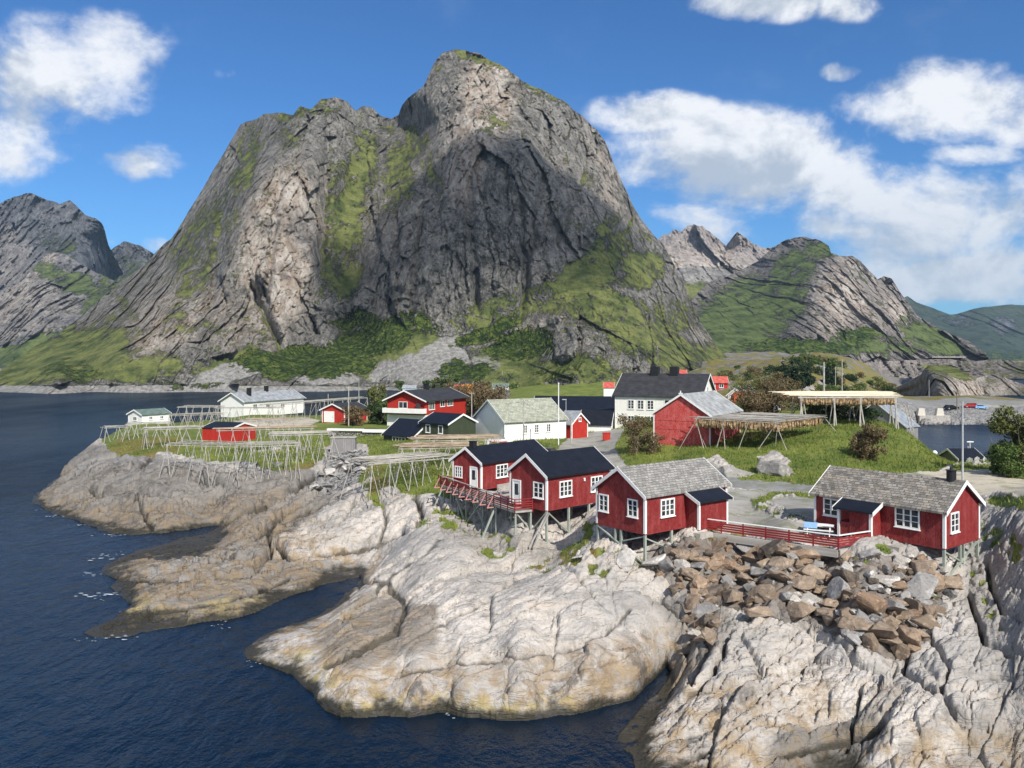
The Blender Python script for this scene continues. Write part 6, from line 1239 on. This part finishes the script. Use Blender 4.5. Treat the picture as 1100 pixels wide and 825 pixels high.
# ------------------------------------------------------------------ poles, cars and small things
STEEL = mat_plain('galvanised_steel', (.42, .43, .43), .5, .15, .4)
def pole(name, label, px, ybase, ytop, Y, r, mat, cat='pole', top=None):
    x = (px - 550) * Y / F; z0 = ground(x, Y) - .1; z1 = CZ - (ytop - H) * Y / F; root = thing(name, label, cat, (x, Y, z0)); MB().cyl((0, 0, 0), (0, 0, z1 - z0), r, r * .75, 8).build('shaft', mat, root)
    b = MB()
    if top == 'ball': b.cyl((0, 0, z1 - z0), (0, 0, z1 - z0 + .25), .10, .10, 8); b.build('finial', mat, root)
    elif top == 'arm': b.box((-.5, -.05, z1 - z0 - .35), (.5, .05, z1 - z0 - .25)).cyl((-.42, 0, z1 - z0 - .25), (-.42, 0, z1 - z0 - .08), .05).cyl((.42, 0, z1 - z0 - .25), (.42, 0, z1 - z0 - .08), .05); b.build('crossarm', mat, root)
    elif top == 'lamp': b.box((-.7, -.1, z1 - z0 - .1), (.1, .1, z1 - z0 + .05)); b.build('lamp_head', STEEL, root)
    return root
pole('flagpole', 'white flagpole in front of the right end of the white house', 600, 477, 413, 122, .09, TRIM, 'flagpole', 'ball')
pole('utility_pole', 'grey wooden utility pole in front of the white house wall', 562.5, 474, 429, 121, .11, POLEG, top='arm')
pole('utility_pole', 'grey wooden utility pole just left of the red outhouse', 613.5, 477, 451, 126, .13, POLEG, top='arm')
pole('lamp_post', 'thin mast with a small lamp above the flat-topped shed', 608, 442, 429, 150, .07, STEEL, top='lamp')
pole('utility_pole', 'grey utility pole right of the red garage', 374.5, 453, 415, 170, .13, POLEG, top='arm')
pole('utility_pole', 'thin pale pole behind the long drying rack, left of the young tree', 385.5, 430, 407, 232, .12, POLE)
pole('utility_pole', 'short pole rising behind the roof of the red garage', 352.5, 437, 423, 230, .11, POLE)
pole('utility_pole', 'grey utility pole between the large red house and the white house', 506.7, 447, 421, 170, .12, POLEG, top='arm')
pole('lamp_post', 'tall grey lamp pole behind the chimney of the right cabin', 1034, 516, 431, 79, .10, STEEL, top=None)
pole('timber_post', 'thick tall timber post behind the larger fish rack', 885, 422, 389, 138, .20, POLE, 'post')
pole('timber_post', 'thin tall pale post behind the larger fish rack', 904.5, 422, 386, 138, .11, POLE, 'post')
pole('utility_pole', 'thin dark pole on the hill behind the larger fish rack', 897.5, 410, 394, 255, .12, POLEG)
pole('utility_pole', 'brown pole beside the parked cars across the bay', 1028, 441, 419, 262, .16, BARK)
pole('utility_pole', 'grey pole in front of the steep side of the rock knoll', 998, 424, 408, 300, .10, STEEL)
pole('utility_pole', 'pale pole by the green-roofed house across the water', 539.5, 413, 399, 500, .2, POLE)
pole('utility_pole', 'pale pole on the ledge above the warehouse roof', 635, 400, 393, 478, .22, POLE)
def car(name, label, x, y, z, rz, mat, wagon=False, glass=GLASS):
    r = thing(name, label, 'car', (x, y, z), rz); L_, W_, = 4.3, 1.78
    prof = [(-2.1, .35), (2.1, .35), (2.15, .62), (2.0, .82), (1.1, .95), (-2.05, .98), (-2.15, .6)]
    MB().prism(prof, -W_/2, W_/2, lambda a, b, c: (b, a, c)).build('body', mat, r)
    cab = [(1.05, .953), (.35, 1.42), (-1.5, 1.46), (-2.0, 1.0 if not wagon else 1.2), (-2.0, .982)]
    MB().prism(cab, -W_/2 + .12, W_/2 - .12, lambda a, b, c: (b, a, c)).build('cabin', mat, r)
    for s in (-1, 1):
        MB().prism([(.85, .99), (.3, 1.36), (-1.45, 1.39), (-1.75, 1.02)], s * (W_/2 - .115), s * (W_/2 - .105), lambda a, b, c: (b, a, c)).build('side_window', glass, r)
        for wx in (-1.3, 1.35):
            w_ = MB().cyl((wx, s * (W_/2 - .2), .33), (wx, s * (W_/2 + .01), .33), .33, n=16).build('wheel', BLACK, r); MB().cyl((wx, s * (W_/2 + .01), .33), (wx, s * (W_/2 + .03), .33), .19, n=12).build('rim', STEEL, w_)
        MB().box((2.06, s * .62 - .18, .62), (2.16, s * .62 + .18, .76)).build('headlight', TRIM, r); MB().box((-2.16, s * .7 - .12, .68), (-2.07, s * .7 + .12, .86)).build('taillight', RED3, r)
    MB().prism([(1.02, 1.0), (.38, 1.38)], -W_/2 + .2, W_/2 - .2, lambda a, b, c: (b + .03, a, c)); b = MB(); b.poly([(1.06, -.7, .99), (1.06, .7, .99), (.42, .65, 1.39), (.42, -.65, 1.39)], [(0, 1, 2, 3)]); b.build('windscreen', glass, r)
    return r
PB = mat_plain('black_paint', (.012, .012, .014), .25, .1, .5); PR = mat_plain('red_paint', (.45, .02, .02), .3, .1, .5); PBL = mat_plain('blue_paint', (.22, .42, .68), .3, .1, .5)
car('parked_car', 'black car parked behind the rear black-roofed cabin', (589 - 550) * 106 / F, 106, ground(4.7, 106), R(70), PB)
for px, Y, m_, lab, rz in ((1022, 263, PB, 'black car parked across the bay, left of the pole', 4), (1042, 263.5, PR, 'small red car parked across the bay', 176), (1053, 263, PBL, 'light blue car parked across the bay beside the red one', 4)):
    x = (px - 550) * Y / F; car('parked_car', lab, x, Y, ground(x, Y), R(rz), m_)
# rowing boat under a striped cover before the white house
bt = thing('boat', 'small white boat with a red stripe by the gable of the white house', 'boat', (-1.75, 119, ground(-1.75, 119) + .25), R(8)); hull = []
for i, (xx, wv) in enumerate(((-1.9, .5), (-1.2, .72), (0, .8), (1.1, .6), (1.9, .06))): hull.append([(xx, -wv, .75 + .05 * abs(i - 2)), (xx, -wv * .7, .2), (xx, 0, .02), (xx, wv * .7, .2), (xx, wv, .75 + .05 * abs(i - 2))])
vs = [p for r_ in hull for p in r_]; MB().poly(vs, [(i * 5 + j, i * 5 + j + 1, i * 5 + j + 6, i * 5 + j + 5) for i in range(4) for j in range(4)] + [(0, 1, 2, 3, 4), tuple(i * 5 for i in range(5)) + tuple(i * 5 + 4 for i in range(4, -1, -1))]).build('hull', TRIM, bt)
MB().box((-1.6, -.70, .83), (1.0, .70, .95)).build('cover', TRIM, bt); b = MB(); b.box((-1.5, -.83, .62), (.9, -.78, .74)); b.build('stripe', RED3, bt)
# plank box, garden wall
pb = thing('plank_box', 'grey weathered plank shed like a big box above the stony gully', 'shed', (-26.6, 129.5, ground(-26.6, 129.5)), R(4)); MB().box((-1.9, -1.1, -.6), (1.9, 1.1, 2.0)).build('wall', GREYW, pb); MB().box((-2.0, -1.2, 2.003), (2.0, 1.2, 2.1)).build('roof', POLEG, pb)
SW = bpy.data.materials.new('dry_stone'); m, t, p = new_mat('dry_stone_wall'); P = t.pos(); v_ = t.voronoi(P, 2.6); bw = t.node('ShaderNodeRGBToBW'); t.l.new(v_.outputs['Color'], bw.inputs[0]); ve = t.voronoi(P, 2.6, 'DISTANCE_TO_EDGE').outputs['Distance']
finish(t, p, t.mix(t.ramp(ve, 0, .12), (.05, .045, .04), t.mix(bw.outputs[0], (.2, .19, .175), (.42, .40, .37))), .9, t.bump(t.ramp(ve, 0, .2), .15, 1), .2); DSW = m
x0, x1 = (352 - 550) * 150 / F, (456 - 550) * 147 / F; zg = 5.0
gw = thing('garden_wall', 'dry stone garden wall with broad white coping in front of the red garage lawn', 'wall', (x0, 150, zg)); MB().poly([(0, 0, -.8), (x1 - x0, -3, -.8), (x1 - x0, -2.4, -.8), (0, .6, -.8), (0, 0, 1.65), (x1 - x0, -3, 1.65), (x1 - x0, -2.4, 1.65), (0, .6, 1.65)], [(0,3,2,1),(4,5,6,7),(0,1,5,4),(1,2,6,5),(2,3,7,6),(3,0,4,7)]).build('stonework', DSW, gw)
xs = (x1 - x0) * .37
for a0, a1, zz in ((0, xs, .15), (xs + .01, x1 - x0, 0)): f0, f1 = a0 / (x1 - x0), a1 / (x1 - x0); rod('coping', (a0, .1 - 3 * f0, 1.85 + zz), (a1, .1 - 3 * f1, 1.85 + zz), .9, TRIM, gw, True, .5 - zz)
# across the bay
cs = thing('mooring_block', 'pale concrete landing block with two tapered posts across the bay', 'quay block', ((1001 - 550) * 252 / F, 251.5, .2)); MB().box((-4.6, -1.2, -1), (4.8, 1.2, 2.3)).build('base', CONC, cs)
CONC2 = mat_plain('pale_concrete', (.62, .58, .50), .9, .15)
for s in (-3.7, 2.0): MB().prism([(-1.2, 2.303), (1.2, 2.303), (.85, 4.5), (-.85, 4.5)], -.7, .7, lambda a, b, c: (b + s, a, c)).build('post', CONC2, cs)
gx = (1018 - 550) * 870 / F; gl = thing('road_gallery', 'long concrete road gallery at the foot of the far green ridge', 'gallery', (gx, 870, 17.5)); MB().box((-18, -3, 3.4), (18, 6, 4.4)).build('roof', CONC, gl); MB().box((-18, 4, -4), (18, 6, 3.397)).build('wall', DARK, gl); MB().box((-18, -4, -3), (18, 6, -.8)).build('foundation', CONC, gl)  # back wall and columns near-black: shade inside the opening is painted on
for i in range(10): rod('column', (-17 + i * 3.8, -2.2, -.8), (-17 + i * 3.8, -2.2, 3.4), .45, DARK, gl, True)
ms = thing('boat_mast', 'white radar mast of a moored boat showing above the black boathouse roof', 'mast', (71.0, 127, 0), 0); MB().cyl((0, 0, 0), (0, 0, 7.2), .07, .05, 6).build('shaft', TRIM, ms); MB().box((-.5, -.12, 7.0), (.5, .12, 7.15)).build('radar', TRIM, ms); MB().cyl((-.3, 0, 3), (-.3, 0, 6.4), .04, .04, 5).build('aerial', TRIM, ms)
hb = MB()
hl = []
for i, (xx, wv) in enumerate(((-4, 1.0), (-2.5, 1.4), (0, 1.5), (2.6, 1.1), (4.2, .08))): hl.append([(xx, -wv, 1.1 + .12 * i), (xx, -wv * .8, -.3), (xx, 0, -.6), (xx, wv * .8, -.3), (xx, wv, 1.1 + .12 * i)])
ms2 = MB().poly([p for r_ in hl for p in r_], [(i * 5 + j, i * 5 + j + 1, i * 5 + j + 6, i * 5 + j + 5) for i in range(4) for j in range(4)] + [(0, 1, 2, 3, 4), tuple(i * 5 for i in range(5)) + tuple(i * 5 + 4 for i in range(4, -1, -1))]).build('hull', TRIM, ms)
o = MB(); o.cyl((0, 0, 0), (0, 0, .3), .27, .38, 14).cyl((0, 0, .3), (0, 0, .58), .38, .15, 14); o = o.build('buoy', TRIM); xb, yb = (1004 - 550) * 112 / F, 112; o.location = (xb, yb, ground(xb, yb)); tag(o, 'white rounded float on the crest of the mound above the bay', 'float')
for i, (px, Y) in enumerate(((1041, 116), (1047, 114), (1054, 116))):
    x = (px - 550) * Y / F; r = thing('garden_chair', ('white garden chair nearest the black boathouse', 'white garden chair in the middle of the three by the bay', 'white garden chair nearest the bare tree')[i], 'chair', (x, Y, ground(x, Y)), R(160 + 25 * i), 'white garden chairs')
    MB().box((-.32, -.3, .36), (.32, .3, .42)).build('seat', TRIM, r); b = MB();
    for k in range(5): b.bar((-.26 + k * .13, .28, .4), (-.30 + k * .15, .55, 1.05 + .08 * (2 - abs(k - 2))), .1, .03)
    b.build('backrest', TRIM, r)
    for sx in (-.3, .3):
        for sy in (-.26, .26): rod('leg', (sx, sy, -.05), (sx, sy, .36), .06, TRIM, r, True)
        MB().box((sx - .06, -.35, .60), (sx + .06, .32, .64)).build('armrest', TRIM, r)
o = MB().box((-.55, -.4, 0), (.55, .4, 1.05)).box((-.6, -.45, 1.053), (.6, .45, 1.16)).build('waste_bin', RED3); x, y, z = hit(651.5, 473, 90); o.location = (x, y, z); tag(o, 'red lidded bin at the end of the village road', 'bin')
o = MB().prism([(-1.3, 0), (1.3, 0), (1.3, 2.2), (.6, 2.9), (-.6, 2.9), (-1.3, 2.2)], -1.2, 1.2, lambda a, b, c: (b, a, c)).build('orange_shed', mat_paint('orange_red_boards', (.55, .11, .04), .2)); o.location = ((794 - 550) * 160 / F, 160, ground((794 - 550) * 160 / F, 160) + 1.2); tag(o, 'small orange-red shed between the two white cottages', 'shed')
fn = thing('wooden_fence', 'brown wooden fence left of the orange-red shed', 'fence', ((783 - 550) * 170 / F, 170, ground((783 - 550) * 170 / F, 170))); MB().box((-2.6, -.04, .6), (2.6, .04, 2.6)).build('boards', mat_paint('fence_boards', (.35, .20, .09), .25, .4, .7, .8), fn)
for i in range(4): rod('fence_post', (-2.5 + i * 1.66, .1, -.3), (-2.5 + i * 1.66, .1, 2.7), .14, BARK, fn, True)
# overhead line between two poles
def wire(name, label, p, q, sag):
    b = MB(); p, q = Vector(p), Vector(q); pts_ = [p.lerp(q, i / 12) - Vector((0, 0, sag * 4 * (i / 12) * (1 - i / 12))) for i in range(13)]
    for a, c in zip(pts_[:-1], pts_[1:]): b.cyl(a, c, .018, .018, 4)
    tag(b.build(name, BLACK), label, 'cable')
wire('cable', 'sagging black cable running to the pole before the white house', ((562.5 - 550) * 121 / F, 121, 13.6), ((613.5 - 550) * 126 / F, 126, 10.4), .8)
wire('cable', 'black cable between the white house pole and the pole by the large red house', ((562.5 - 550) * 121 / F, 121, 13.6), ((506.7 - 550) * 170 / F, 170, 12.8), 1.0)
# surf on the skerries
m, t, p = new_mat('surf'); finish(t, p, (.58, .63, .66), .9, None, .2)
b = MB(); rgf = random.Random(9)
for px, py, L_ in ((60, 555, 3), (92, 564, 2.2), (113, 575, 2.6), (122, 576, 1.2), (110, 600, 2.2), (118, 597, 1.6), (103, 616, 1.8), (98, 640, 3.2), (118, 641, 2), (40, 548, 1.4), (150, 655, 1), (128, 684, 2), (100, 688, 1.5), (240, 670, 1.1), (272, 712, .9), (484, 767, .8), (60, 516, 1.0), (330, 632, .6)):
    x, y, _ = at(px, py, 0.0)
    for k in range(10):
        cx, cy = x + rgf.gauss(0, L_ * .42), y + rgf.gauss(0, .5); n_ = 11; rr = L_ * rgf.uniform(.02, .13)
        pts_ = [(cx + math.cos(6.283 * i / n_) * rr * rgf.uniform(.6, 1.2), cy + math.sin(6.283 * i / n_) * rr * .35 * rgf.uniform(.5, 1.2)) for i in range(n_)]
        b.poly([(u, v, .05) for u, v in pts_], [tuple(range(n_))])
o = b.build('surf', m); tag(o, 'white surf breaking on the tips of the low skerries', 'surf', kind='stuff')
